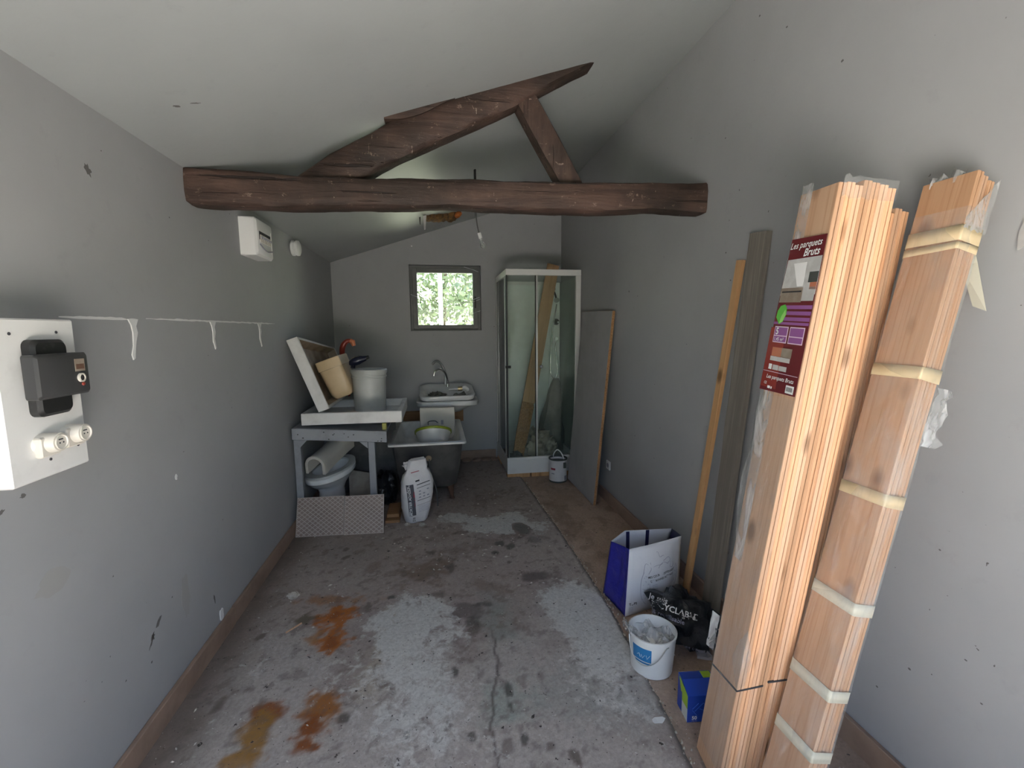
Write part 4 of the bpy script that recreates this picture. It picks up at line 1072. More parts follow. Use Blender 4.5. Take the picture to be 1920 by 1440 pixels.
for pts in ([(.085, .235), (.095, .285), (.13, .255), (.115, .225)], [(.12, .285), (.16, .345), (.175, .315), (.20, .32), (.195, .275), (.16, .27), (.14, .262), (.12, .285)],
            [(.175, .25), (.185, .275), (.21, .28), (.24, .262)], [(.20, .29), (.235, .305), (.25, .285), (.235, .27), (.21, .28)], [(.255, .275), (.28, .265), (.275, .24), (.255, .245), (.255, .275)]):
    l_ = bag_line(pts, r=.0012); mb.add(l_.v, l_.f)
rn = random.Random(5)
for k in range(46):
    a = rn.choice([rn.uniform(155, 232), rn.uniform(295, 385)]); rr = rn.uniform(.092, .128)
    u = cu + rr * math.cos(math.radians(a)); v = cv + rr * 1.06 * math.sin(math.radians(a))
    l_ = bag_line([(u, v), (u + rn.uniform(-.01, .01), v + rn.uniform(-.012, .012))], r=.0009); mb.add(l_.v, l_.f)
mb.build('line_drawing', 'ink_pale', bagt, fixn=False)

# black bin sack
smb = lump('', '', (1.225, 1.985, -.002), (.165, .165, .095), 12, .42, fr_=1.9)
smb.map(lambda x, y, z: (x, y + .02, z * (1.0 + .25 * max(0, (y - 1.95)) / .15)))
sbv = smb.bvh()
sack = smb.build('black_sack', 'black_bag', smooth=50, label='crumpled black plastic sack with white lettering behind the white bucket', category='sack')
vd = Vector((1.2, 2.0, .12)) - Vector((0, 0, 1.6)); vd.normalize()
xr_ = Vector((.86, -.50, 0)); yr_ = xr_.cross(vd) * -1
yr_ = vd.cross(xr_) * -1 if vd.cross(xr_).z < 0 else vd.cross(xr_)
def stext(body, o_, size, mat='ink_white', rot=0, bold=.01):
    mb = text_mb(body, size, 0, bold); yd0 = Vector((0, 0, 1)); yd0 = (yd0 - vd * vd.dot(yd0)).normalized(); xd0 = yd0.cross(-vd)
    xd = xd0 * math.cos(rot) + yd0 * math.sin(rot); yd = yd0 * math.cos(rot) - xd0 * math.sin(rot)
    place(mb, o_, xd, yd, sbv, .002); mb.build('lettering', mat, sack, fixn=False)
stext('Je suis', (1.085, 2.10, .170), .040, rot=-.15)
stext('RECYCLABLE', (1.085, 2.08, .140), .040, rot=-.12, bold=.02)
stext('& réutilisable', (1.09, 2.06, .108), .030, 'ink_pale', rot=-.15)
stext('à vie', (1.235, 2.02, .085), .036, rot=.08)
stext('on trouve', (1.16, 1.86, .05), .024, 'ink_pale', rot=-.12)
mb = rect(.07, .035, 4, 3); place(mb, (1.215, 1.84, .0), Vector((.95, -.3, -.1)), Vector((.05, .3, .9)), sbv, .002); mb.build('code_panel', 'ink_grey', sack, fixn=False)

# white bucket
bc = (.975, 1.838, -.002)
bt = thing('white_bucket', 'white plastic bucket with a blue label, stuffed with crumpled plastic', 'bucket', loc=bc)
MB().lathe([(.092, .0), (.095, .003), (.108, .178), (.111, .180), (.112, .190), (.106, .191), (.104, .178), (.095, .06), (.0945, .058)], bc, 40).build('bucket', 'white_plastic', bt, smooth=40)
fz_ = MB()
fz_.grid(lambda u, v: (bc[0] + (.095 + .0128 * (.05 + .115 * v)/.178) * math.cos(math.radians(200 + 45 * u)) * 1.006, bc[1] + (.095 + .0128 * (.05 + .115 * v)/.178) * math.sin(math.radians(200 + 45 * u)) * 1.006, .052 + v * .10 + .02 * (1 - u) * (v - .2)), 10, 4)
def bk_r(z): return .0955 + .0128 * z / .178
def bk_patch(a0, a1, z0, z1, k=1.0): return MB().grid(lambda u, v: (bc[0] + (bk_r(z0 + (z1 - z0) * v) + .0006 * k) * math.cos(math.radians(a0 + (a1 - a0) * u)), bc[1] + (bk_r(z0 + (z1 - z0) * v) + .0006 * k) * math.sin(math.radians(a0 + (a1 - a0) * u)), z0 + (z1 - z0) * v), 10, 3)
lb2 = bk_patch(190, 242, .085, .150).build('label', 'pvc_blue', bt)
bk_patch(198, 242, .072, .080).build('label', 'pvc_blue', bt)
for st in ([(0, .012), (.010, .022), (.016, .004)], [(.020, .020), (.026, .004), (.036, .022)], [(.042, .024), (.046, .006), (.058, .026)]):
    MB().tube([(bc[0] + (bk_r(.1 + q) + .0010) * math.cos(math.radians(205) + p / .1), bc[1] + (bk_r(.1 + q) + .0010) * math.sin(math.radians(205) + p / .1), .096 + q) for p, q in st], .0011, 5).build('label_script', 'ink_white', bt)
hp = []
for k in range(17):
    t = k / 16; a = math.radians(172 + 112 * t); rr = .110 + .012 * math.sin(math.pi * t)
    hp.append((bc[0] + rr * math.cos(a), bc[1] + rr * math.sin(a), .165 - .085 * math.sin(math.pi * min(1, t * 1.1)) ** .8 + .0 * t))
MB().tube(hp, .0022, 6).build('handle', 'alu', bt)
def crump(u, v):
    a = 2 * math.pi * u; r = .1025 * v
    x = r * math.cos(a); y = r * math.sin(a)
    return (bc[0] + x, bc[1] + y, .150 + .05 * nz(x * 22, y * 22, 3) + .02 * nz(x * 60, y * 60, 5))
cr = MB().grid(crump, 40, 12)
cr.build('crumpled_plastic', 'cloudy_film', label='crumpled clear plastic stuffed inside the white bucket', category='plastic')
lump('', '', (bc[0], bc[1], .060), (.092, .092, .040), 21, .25).build('filler_paste', 'white_board', bt, smooth=50)
MB().grid(lambda u, v: (bc[0] - .105 - .03 * v + .012 * nz(u * 5, v * 3), bc[1] - .02 + .07 * u + .01 * nz(v * 6), .175 + .05 * math.sin(v * 2.6) + .02 * nz(u * 6, v * 6)), 8, 8).build('plastic_corner', 'cloudy_film', bt, smooth=60)

# blue carton
Mx = Matrix.Translation((.972, 1.520, -.004)) @ Matrix.Rotation(math.radians(-6), 4, 'Z')
bx = thing('blue_carton', 'small blue and green cardboard carton marked 50 beside the bucket', 'carton', matrix=Mx)
MB().box(0, .135, 0, .095, 0, .118).build('carton', 'box_blue', bx, world=False, bevel=.001)
MB().hexa([(-.002, -.001, .118), (.136, -.001, .118), (.136, .05, .150), (-.002, .05, .150), (-.002, 0, .121), (.136, 0, .121), (.136, .05, .153), (-.002, .05, .153)]).build('lid_flap', 'box_blue', bx, world=False)
MB().box(0, .135, .05, .095, .118, .150).build('lid', 'box_blue', bx, world=False, bevel=.001)
MB().box(-.0012, 0, .002, .05, .003, .06).build('side_print', 'box_white', bx, world=False)
MB().box(-.0012, 0, .002, .05, .06, .117).build('side_print', 'box_green', bx, world=False)
MB().hexa([(-.006, .05, .10), (-.001, .0, .115), (0, .0, .115), (-.004, .05, .10), (-.015, .052, .165), (-.003, .0, .120), (-.001, .0, .120), (-.013, .052, .165)]).build('side_flap', 'box_green', bx, world=False)
MB().box(.09, .13, .055, .09, .150, .1515).build('top_print', 'box_green', bx, world=False)
for pts in ([(.03, .05), (.065, .085), (.10, .05)], [(.02, .055), (.04, .03)], [(.045, .085), (.02, .06)], [(.05, .06), (.10, .04), (.125, .05)]):
    MB().tube([(p, -.0008, q) for p, q in pts], .0012, 4).build('logo_line', 'box_blue_light', bx, world=False)
mb = text_mb('50', .022, 0, .03); place(mb, (.018, -.001, .014), (1, 0, 0), (0, 0, 1)); mb.build('lettering', 'ink_white', bx, world=False, fixn=False)
mb = text_mb('IIIIII IIII', .008); place(mb, (.018, -.001, .005), (1, 0, 0), (0, 0, 1)); mb.build('lettering', 'ink_pale', bx, world=False, fixn=False)

# ------------------------------------------------------------------ workbench and what stands on and under it
wbn = thing('workbench', 'grey painted wooden workbench against the left wall at the far end', 'workbench', loc=(-.77, 4.1, .006))
def zt_(x): return .848 - .055 * (x + 1.125) / .715
def slab(x0, x1, y0_, y1_, dz0, dz1): return MB().hexa([(x0, y0_, zt_(x0) + dz0), (x1, y0_, zt_(x1) + dz0), (x1, y1_, zt_(x1) + dz0), (x0, y1_, zt_(x0) + dz0), (x0, y0_, zt_(x0) + dz1), (x1, y0_, zt_(x1) + dz1), (x1, y1_, zt_(x1) + dz1), (x0, y1_, zt_(x0) + dz1)])
slab(-1.128, -.410, 3.675, 3.705, -.092, 0).build('apron', 'bench_paint', wbn, bevel=.004)
slab(-1.128, -.410, 4.70, 4.73, -.092, 0).build('apron', 'bench_paint', wbn, bevel=.004)
for k in range(5):
    slab(-1.128, -.415, 3.707 + k * .2, 3.903 + k * .2, -.024, -.002).build('top_plank', 'bench_paint', wbn, bevel=.002)
for (x, y) in ((-1.127, 3.706), (-.562, 3.706), (-1.127, 4.64), (-.562, 4.64)):
    MB().hexa([(x, y, .006), (x + .052, y, .006), (x + .052, y + .052, .006), (x, y + .052, .006), (x, y, zt_(x) - .026), (x + .052, y, zt_(x + .05) - .026), (x + .052, y + .052, zt_(x + .05) - .026), (x, y + .052, zt_(x) - .026)]).build('leg', 'bench_paint', wbn, bevel=.003)
z0 = zt_(-1.1) - .094
MB().prism([(-1.076, z0), (-1.015, z0 - .002), (-1.076, z0 - .065)], lambda a, b_, t: (a, 3.68 + t, b_), 0, .024).build('gusset', 'bench_paint', wbn)
z0 = zt_(-.6) - .093
MB().prism([(-.562, z0 - .002), (-.622, z0), (-.562, z0 - .055)], lambda a, b_, t: (a, 3.68 + t, b_), 0, .024).build('gusset', 'bench_paint', wbn)
rn = random.Random(2)
for k in range(12):
    x = rn.uniform(-1.1, -.45); MB().prism(splat(x, zt_(x) - rn.uniform(.012, .085), .004 + .004 * rn.random(), .004, k, 9, .5), lambda a, b_, t: (a, 3.675 - t, b_), 0, .0006).build('dark_speck', 'dark_stain', wbn)

def tray_mesh(x0, x1, y0_, y1_, z0, z1, rim=.035, fl=.03):
    o_ = [(x0, y0_), (x1, y0_), (x1, y1_), (x0, y1_)]; i_ = [(x0 + rim, y0_ + rim), (x1 - rim, y0_ + rim), (x1 - rim, y1_ - rim), (x0 + rim, y1_ - rim)]
    k_ = [(x0 + rim + .03, y0_ + rim + .03), (x1 - rim - .03, y0_ + rim + .03), (x1 - rim - .03, y1_ - rim - .03), (x0 + rim + .03, y1_ - rim - .03)]
    return MB().loft([[(x, y, z0) for x, y in o_], [(x, y, z1) for x, y in o_], [(x, y, z1) for x, y in i_], [(x, y, z0 + fl) for x, y in k_]])
mb = tray_mesh(-1.062, -.287, 3.715, 4.44, .858, .953)
mb.map(lambda x, y, z: (x, y, z - .006 * (x + .67)))
t1 = mb.build('shower_tray', 'tray_white', bevel=.004, smooth=30, label='white shower tray lying flat on the workbench', category='shower tray')
MB().box(-.45, -.415, 3.72, 3.78, zt_(-.43) - .001, .853).build('yellow_sponge', 'sponge', bevel=.008, seg=2, label='yellow sponge wedged under the right end of the flat shower tray', category='sponge')
# tilted tray
n_ = Vector((.941, 0, .338)); d1 = Vector((-.338, 0, .941))
Mt = axes((-.936, 3.745, .955), n_, (0, 1, 0), d1)
t2 = thing('shower_tray', 'stained white shower tray tipped on its edge against the left wall', 'shower tray', matrix=Mt)
LT, LY = .612, 1.08
tap = lambda x, y, z: (x, y, z * (1 - .22 * y / LY))
MB().box(0, .088, 0, .022, 0, LT).box(0, .088, LY - .022, LY, 0, LT).box(0, .088, .022, LY - .022, 0, .022).box(0, .088, .022, LY - .022, LT - .022, LT).box(0, .012, .022, LY - .022, .022, LT - .022).map(tap).build('rim', 'tray_white', t2, world=False, bevel=.003)
MB().add([(.013, .05, .05), (.013, LY - .05, .05), (.013, LY - .05, LT - .05), (.013, .05, LT - .05), (.0865, .0225, .0225), (.0865, LY - .0225, .0225), (.0865, LY - .0225, LT - .0225), (.0865, .0225, LT - .0225)],
         [(0, 1, 2, 3), (0, 4, 5, 1), (1, 5, 6, 2), (2, 6, 7, 3), (3, 7, 4, 0)]).map(tap).build('basin', 'tray_inner', t2, world=False)
# beige cistern lying in it
ck = thing('toilet_cistern', 'beige ceramic toilet cistern lying inside the tilted shower tray', 'cistern', matrix=Mt @ Matrix.Translation((.0, .33, 0)))
yc = .19
def cring(z, hx, hy, r): return [(x, y, z) for x, y, zz in rring(.142, yc, 0, hx, hy, r, 5)]
MB().loft([cring(.022, .060, .15, .03), cring(.034, .080, .165, .04), cring(.07, .094, .175, .045), cring(.18, .099, .18, .035), cring(.290, .100, .185, .03)]).build('tank', 'beige_ceramic', ck, world=False, smooth=50)
MB().loft([cring(.292, .104, .19, .012), cring(.372, .104, .19, .012), cring(.378, .098, .184, .012)]).build('lid', 'beige_ceramic', ck, world=False, smooth=30)
# grey white tub with lid
c = (-.598, 4.2, .884)
tb = thing('lidded_tub', 'round grey-white plastic tub with a lid behind the beige cistern', 'tub', loc=c)
MB().lathe([(.132, 0), (.136, .004), (.146, .30), (.152, .302), (.152, .318), (.147, .320), (.147, .330), (.153, .332), (.153, .350)], c, 36).build('tub', 'grey_tub', tb, smooth=40)
MB().lathe([(.158, .345), (.158, .368), (.150, .376), (.148, .370), (.02, .371)], c, 36).build('lid', 'grey_tub', tb, smooth=40)
# black tool and red handle on the tub
bl = thing('black_tool', 'black power tool lying on the lid of the round tub', 'power tool', loc=(-.70, 4.26, 1.262))
mb = MB().loft([[(x, -.77 + .0, z) for x, z, _ in []]] if False else [[(-.775 + .03 * k, 4.26 + r_ * math.cos(a), 1.312 + .008 * k + r_ * math.sin(a)) for a in [2 * math.pi * q / 14 for q in range(14)]] for k, r_ in enumerate([.020, .038, .042, .040, .030, .022])])
mb.build('motor_body', 'navy_plastic', bl, smooth=50)
MB().tube([(-.735, 4.26, 1.312), (-.742, 4.255, 1.28), (-.745, 4.25, 1.264)], [.022, .019, .022], 10).build('grip', 'navy_plastic', bl, smooth=50)
MB().tube([(-.64, 4.26, 1.352), (-.60, 4.26, 1.365)], [.02, .014], 10).build('chuck', 'black_plastic', bl)
MB().tube([(-.76, 4.25, 1.345), (-.72, 4.24, 1.372), (-.68, 4.245, 1.365)], .006, 6).build('switch_guard', 'valve_dark', bl)
rd = thing('red_handled_tool', 'red curved handle with an orange tip standing in the corner behind the tray', 'garden tool', loc=(-.87, 4.62, 1.0))
MB().tube([(-.865, 4.66, .955), (-.872, 4.64, 1.1), (-.895, 4.62, 1.28), (-.90, 4.61, 1.40), (-.885, 4.60, 1.46), (-.85, 4.60, 1.50), (-.81, 4.60, 1.505)], [.012, .014, .020, .026, .026, .022, .02], 12).build('handle', 'red_plastic', rd, smooth=60)
MB().tube([(-.82, 4.60, 1.505), (-.795, 4.60, 1.495), (-.785, 4.60, 1.455)], [.024, .026, .018], 12).build('tip', 'orange_plastic', rd, smooth=60)

# toilet bowl under the bench
tc_ = (-.955, 4.13)
tl = thing('toilet_bowl', 'white toilet bowl on its pedestal under the workbench', 'toilet', loc=(tc_[0], tc_[1], .006))
def tring(z, rx, ry, dx=0, dy=0, n=30):
    a_ = math.radians(-32); out = []
    for k in range(n):
        t = 2 * math.pi * k / n; x = rx * math.cos(t); y = ry * math.sin(t)
        out.append((tc_[0] + dx + x * math.cos(a_) - y * math.sin(a_), tc_[1] + dy + x * math.sin(a_) + y * math.cos(a_), z + .04 * (y / .24) * (1 if z > .25 else 0)))
    return out
MB().loft([tring(.006, .095, .14), tring(.02, .093, .138), tring(.19, .085, .125), tring(.235, .10, .14), tring(.275, .135, .18), tring(.315, .160, .222), tring(.333, .170, .235), tring(.338, .178, .243), tring(.372, .180, .246), tring(.380, .172, .238), tring(.380, .135, .195), tring(.35, .128, .185), tring(.26, .09, .13), tring(.20, .05, .07)]).build('bowl', 'white_enamel', tl, smooth=50)
mb = MB().loft([tring(.386 , .178, .244), tring(.402, .178, .244), tring(.402, .125, .18), tring(.386, .125, .18), tring(.386, .178, .244)], False, False)
mb.map(lambda x, y, z: (x, y, z)); mb.build('seat', 'grey_tub', tl, smooth=40)
# half pedestal resting on the bowl
P0 = Vector((-1.025, 3.895, .405)); da = Vector((.15, .57, .11)).normalized()
xa = Vector((1, .05, 0)); xa = (xa - da * da.dot(xa)).normalized(); za = xa.cross(da)
prof = []
for R_ in (.083,):
    out_ = [(R_, -.0)] + [(R_ * math.cos(math.pi * k / 14), .075 + R_ * math.sin(math.pi * k / 14)) for k in range(15)] + [(-R_, 0)]
    r2 = R_ - .022
    in_ = [(-r2, 0)] + [(r2 * math.cos(math.pi * (14 - k) / 14), .075 + r2 * math.sin(math.pi * (14 - k) / 14)) for k in range(15)] + [(r2, 0)]
    prof = out_ + in_
rings = []
for t, s_ in ((0, 1.02), (.01, 1.05), (.05, 1.0), (.25, .97), (.45, 1.05), (.56, 1.15)):
    rings.append([tuple(P0 + da * t + xa * (u * s_) + za * (v * s_)) for u, v in prof])
n = len(prof)
mb = MB().loft(rings)
mb.build('half_pedestal', 'cream_plastic', smooth=50, label='arched white half pedestal lying across the toilet bowl', category='basin pedestal')
MB().hexa([(-.84, 4.30, .006), (-.64, 4.36, .006), (-.64, 4.38, .006), (-.84, 4.32, .006), (-.85, 4.36, .285), (-.63, 4.42, .215), (-.63, 4.44, .215), (-.85, 4.38, .285)]).build('pale_offcut', 'rubble', label='pale board offcut standing on the floor under the bench behind the toilet', category='offcut')

lump('', '', (-.49, 4.17, .004), (.10, .14, .15), 33, .35).build('black_sack', 'black_bag', smooth=50, label='black plastic sack in the dark between the bench legs and the mortar sack', category='sack')
MB().hexa([(-.98, 4.52, .006), (-.42, 4.52, .006), (-.42, 4.54, .006), (-.98, 4.54, .006), (-.98, 4.60, .70), (-.42, 4.60, .70), (-.42, 4.62, .70), (-.98, 4.62, .70)]).build('shade_board', 'dark_iron', label='dark grey board added as shade on the wall under the back of the workbench', category='board')  # added dark sheet standing in for the shade on the back wall

# ------------------------------------------------------------------ tiles in front of the bench
def tile(x0, x1, label, yo=0, zo=0, grp=None):
    Ml = lean((x0, 3.572 - .075 * (x0 + 1.117) + yo, .006), (x0 + .004, 3.668 - .075 * (x0 + 1.117) + yo, .288 + zo), (-1, .075, 0))
    # local y runs along the tile to the right (-x in the frame call flips it), z up the face
    Ml = Ml
    w_ = x1 - x0; hh = .298
    r = thing('floor_tile', label, 'tile', matrix=Ml, group='lattice patterned tiles by the workbench')
    MB().box(0, .009, -w_, 0, 0, hh).build('tile_body', 'tile_face', r, world=False, bevel=.0015)
    mb = MB(); st = .042; xf = .0
    def clip(p, d):
        ts = []
        t0, t1 = -9, 9
        for c0, dc, lo, hi in ((p[0], d[0], .006, w_ - .006), (p[1], d[1], .006, hh - .006)):
            a, b_ = sorted(((lo - c0) / dc, (hi - c0) / dc)); t0 = max(t0, a); t1 = min(t1, b_)
        return (t0, t1) if t1 - t0 > .004 else None
    for sgn in (1, -1):
        k = -20
        while k < 40:
            p = (k * st, 0 if sgn > 0 else hh); d = (.78, .62 * sgn); c_ = clip(p, d); k += 1
            if not c_: continue
            q0 = (p[0] + d[0] * c_[0], p[1] + d[1] * c_[0]); q1 = (p[0] + d[0] * c_[1], p[1] + d[1] * c_[1])
            L_ = math.dist(q0, q1); nx_, ny_ = -(q1[1] - q0[1]) / L_ * .0022, (q1[0] - q0[0]) / L_ * .0022
            pts = [(q0[0] + nx_, q0[1] + ny_), (q1[0] + nx_, q1[1] + ny_), (q1[0] - nx_, q1[1] - ny_), (q0[0] - nx_, q0[1] - ny_)]
            mb.add([(-.0016 if s_ else .0002, -u, v) for s_ in (1, 0) for u, v in pts][:4] + [(.0002, -u, v) for u, v in pts], [(0, 1, 2, 3), (0, 4, 5, 1), (1, 5, 6, 2), (2, 6, 7, 3), (3, 7, 4, 0)])
    mb.build('lattice_relief', 'tile_line', r, world=False, fixn=False)
    fr_ = MB().box(-.0012, .0003, -w_, -w_ + .004, 0, hh).box(-.0012, .0003, -.004, 0, 0, hh).box(-.0012, .0003, -w_, 0, hh - .004, hh).box(-.0012, .0003, -w_, 0, 0, .004)
    fr_.build('tile_border', 'tile_line', r, world=False)
    return r
tile(-1.117, -.756, 'brown lattice tile leaning on the bench legs, nearest the left wall')
tile(-.753, -.447, 'brown lattice tile leaning on the bench legs, right one of the pair', zo=-.006)

# ------------------------------------------------------------------ hip bath with bowl, box; washbasins above
bth = thing('hip_bath', 'small enamel hip bath with dark sides and rusty feet beside the workbench', 'bathtub', loc=(-.10, 4.48, .006))
bx0, bx1, by0, by1, bz = -.440, .250, 3.965, 5.02, .605
bcx, bcy, bhx, bhy = (bx0 + bx1) / 2, (by0 + by1) / 2, (bx1 - bx0) / 2, (by1 - by0) / 2
MB().loft([rring(bcx, bcy, .14, bhx - .12, bhy - .16, .08), rring(bcx, bcy, .17, bhx - .085, bhy - .12, .09), rring(bcx, bcy, .35, bhx - .055, bhy - .07, .08), rring(bcx, bcy, bz - .02, bhx - .03, bhy - .03, .06)], True, False).build('tub_shell', 'dark_iron', bth, smooth=50)
MB().loft([rring(bcx, bcy, bz - .022, bhx - .01, bhy - .01, .03), rring(bcx, bcy, bz - .02, bhx, bhy, .03), rring(bcx, bcy, bz - .004, bhx, bhy, .03), rring(bcx, bcy, bz, bhx - .006, bhy - .006, .03), rring(bcx, bcy, bz - .002, bhx - .045, bhy - .045, .05), rring(bcx, bcy, bz - .03, bhx - .06, bhy - .06, .05), rring(bcx, bcy, .48, bhx - .08, bhy - .09, .07), rring(bcx, bcy, .44, bhx - .11, bhy - .12, .07)], False, True).build('enamel_basin', 'tray_white', bth, smooth=50)
for (x, y) in ((.105, 4.19), (-.295, 4.19), (.105, 4.80), (-.295, 4.80)):
    MB().loft([ering(x + .012, y - .012, .004, .026, .026, 10), ering(x + .008, y - .008, .03, .018, .018, 10), ering(x, y, .10, .03, .03, 10), ering(x - .01, y, .18, .05, .05, 10)]).build('foot', 'rust_iron', bth, smooth=50)
MB().lathe([(.028, 0), (.03, -.02), (.022, -.035)], (-.09, by0 + .075, .455), 16, 'Y').build('drain_fitting', 'card', bth, smooth=50)
MB().tube([(-.085, by0 + .045, .45), (-.075, by0 - .02, .36), (-.03, by0 - .03, .2), (-.02, by0 - .02, .03)], .005, 6).build('drain_hose', 'cable_grey', bth)
Mbw = Matrix.Translation((-.045, 4.44, .598)) @ Matrix.Rotation(-.50, 4, 'X')
bw = thing('plastic_bowl', 'white plastic washing-up bowl with a green rim tipped up in the hip bath', 'bowl', matrix=Mbw)
MB().lathe([(.095, -.135), (.112, -.130), (.145, -.085), (.168, -.015), (.172, -.004), (.166, -.004), (.14, -.08), (.10, -.122)], (0, 0, 0), 40).build('bowl', 'bowl_white', bw, world=False, smooth=50)
MB().lathe([(.170, -.012), (.181, -.010), (.183, -.002), (.176, -.001), (.176, .004), (.183, .006), (.181, .012), (.168, .010), (.166, -.006)], (0, 0, 0), 40, c0=False, c1=False).build('rim', 'green_rim', bw, world=False, smooth=40)
pb = thing('off_white_box', 'off-white plastic box standing upright at the back of the hip bath', 'box', loc=(0, 4.86, .44))
MB().box(-.185, .182, 4.79, 4.87, .44, .782).build('box', 'cream_plastic', pb, bevel=.008, seg=2)
MB().tube([(-.10, 4.785, .60), (-.095, 4.782, .635), (-.03, 4.782, .64), (.0, 4.782, .62)], .005, 6).build('wire_clip', 'cable_grey', pb)
MB().box(.035, .06, 4.776, 4.79, .60, .645).build('latch', 'ink_grey', pb)
MB().box(-.405, .312, D - .042, D, .495, .635).build('wall_cleat', 'brown_wood', bevel=.003, label='orange-brown wooden cleat fixed to the back wall below the washbasins', category='wood cleat')
def basin(cx_, y0_, y1_, z, hw, label, rot=0.0, tilt=0.0):
    cy_ = (y0_ + y1_) / 2; hy = (y1_ - y0_) / 2
    Mx_ = Matrix.Translation((cx_, cy_, z)) @ Matrix.Rotation(rot, 4, 'Z') @ Matrix.Rotation(tilt, 4, 'X')
    r = thing('washbasin', label, 'washbasin', matrix=Mx_, group='stacked white washbasins')
    MB().loft([rring(0, .04, -.135, .09, .07, .06, 6), rring(0, .03, -.12, .15, .12, .10, 6), rring(0, .0, -.07, hw - .11, hy - .08, .14, 6), rring(0, 0, -.035, hw - .05, hy - .03, .12, 6), rring(0, 0, -.025, hw - .008, hy - .005, .10, 6), rring(0, 0, .02, hw, hy, .10, 6), rring(0, 0, .028, hw - .006, hy - .006, .10, 6), rring(0, 0, .026, hw - .035, hy - .03, .09, 6), rring(0, -.03, .0, hw - .07, hy - .075, .12, 6), rring(0, -.03, -.06, hw - .13, hy - .12, .10, 6), rring(0, -.03, -.085, .08, .06, .05, 6)]).build('basin', 'white_enamel', r, world=False, smooth=50)
    return r
basin(.120, 5.0, 5.47, .782, .352, 'lower white washbasin of the two stacked under the window')
ub = basin(.112, 4.965, 5.44, .892, .312, 'upper white washbasin of the two, holding old taps and fittings', rot=.04, tilt=.20)
# fittings in the upper basin
ft = thing('swan_neck_tap', 'chrome swan-neck tap standing in the upper washbasin', 'tap', loc=(.115, 5.36, .88))
MB().tube([(.130, 5.37, .885), (.128, 5.37, .96)], [.022, .016], 12).build('tap_base', 'chrome', ft, smooth=50)
MB().tube([(.128, 5.37, .95), (.125, 5.36, 1.03), (.09, 5.34, 1.115), (.035, 5.32, 1.145), (-.015, 5.30, 1.125), (-.03, 5.30, 1.07)], .011, 10).build('spout', 'chrome', ft, smooth=60)
sp_ = MB().tube([(.10, 5.40, .895), (.105, 5.42, 1.08), (.06, 5.41, 1.20), (.0, 5.38, 1.235), (-.045, 5.36, 1.20)], .012, 10)
sp_.build('spare_spout', 'alu', smooth=60, label='larger dull metal spout arching behind the swan-neck tap', category='tap')
hs = thing('hand_shower', 'white tube with a brass collar lying across the upper washbasin', 'hand shower', loc=(.25, 5.17, .905))
MB().tube([(.135, 5.16, .925), (.24, 5.165, .93)], .012, 10).build('tube', 'white_plastic', hs, smooth=60)
MB().tube([(.24, 5.165, .93), (.29, 5.165, .93)], .024, 14).build('collar', 'brass', hs, smooth=40)
MB().tube([(.29, 5.165, .932), (.315, 5.165, .945), (.345, 5.165, .925), (.355, 5.165, .90)], [.018, .024, .022, .014], 12).build('head', 'white_plastic', hs, smooth=60)
vv = thing('old_valve', 'dark old valve lying in the right half of the upper washbasin', 'valve', loc=(.24, 5.12, .80))
MB().lathe([(.028, -.05), (.034, -.045), (.034, -.02), (.024, -.015), (.024, .03)], (.215, 5.10, .86), 18, 'Y').build('valve_cap', 'valve_dark', vv, smooth=40)
MB().tube([(.215, 5.12, .85), (.27, 5.13, .86), (.32, 5.13, .885)], [.026, .022, .026], 12).build('valve_body', 'valve_dark', vv, smooth=40)
lump('', '', (.0, 5.12, .81), (.09, .07, .045), 17, .6, fr_=3).build('wire_tangle', 'valve_dark', smooth=30, label='grey-green tangle of fittings in the left half of the upper washbasin', category='fittings')

# ------------------------------------------------------------------ mortar sack
ms = thing('mortar_sack', 'white paper sack of mortar with dark printed panel standing before the hip bath', 'sack', loc=(-.20, 3.72, .006))
RG = [(.006, -.205, .082, .060), (.02, -.205, .092, .068), (.12, -.200, .115, .080), (.24, -.188, .132, .084), (.34, -.182, .132, .078), (.40, -.184, .118, .062), (.435, -.186, .096, .045), (.452, -.186, .084, .034), (.475, -.186, .088, .034), (.51, -.184, .082, .030), (.535, -.175, .068, .024)]
rings = []
for k, (z, cx_, hx, hy) in enumerate(RG):
    ring = []
    a_ = math.radians(18)
    for (x, y, zz) in rring(0, 0, 0, hx, hy, min(hx, hy) * .75, 5):
        x2 = cx_ + x * math.cos(a_) - y * math.sin(a_); y2 = 3.735 + x * math.sin(a_) + y * math.cos(a_)
        q = .006 + (.016 if k > 5 else 0)
        ring.append((x2 + q * nz(x * 25, y * 25, z * 14), y2 + q * nz(x * 25 + 5, y * 25, z * 14), z + (.02 * nz(x * 30, y * 30, 3) + .18 * (abs(x) - .03) * .3 if k > 7 else 0)))
    rings.append(ring)
smb = MB().loft(rings); sbv2 = smb.bvh()
smb.build('sack', 'sack_paper', ms, smooth=60)
lump('', '', (-.245, 3.73, .45), (.045, .03, .032), 4, .5, flat=False).build('folded_corner', 'sack_paper', ms, smooth=50)
xd = Vector((math.cos(math.radians(18)), math.sin(math.radians(18)), 0)); ud = Vector((0, 0, 1))
def mpl(mb, x, z, mat, name='print', rot=0):
    x_ = xd * math.cos(rot) + ud * math.sin(rot); u_ = ud * math.cos(rot) - xd * math.sin(rot)
    place(mb, Vector((-.19, 3.735, 0)) + xd * x + ud * z, x_, u_, sbv2, .0025); mb.build(name, mat, ms, fixn=False)
mpl(rect(.058, .27, 4, 12), -.088, .075, 'print_dark', rot=.07)
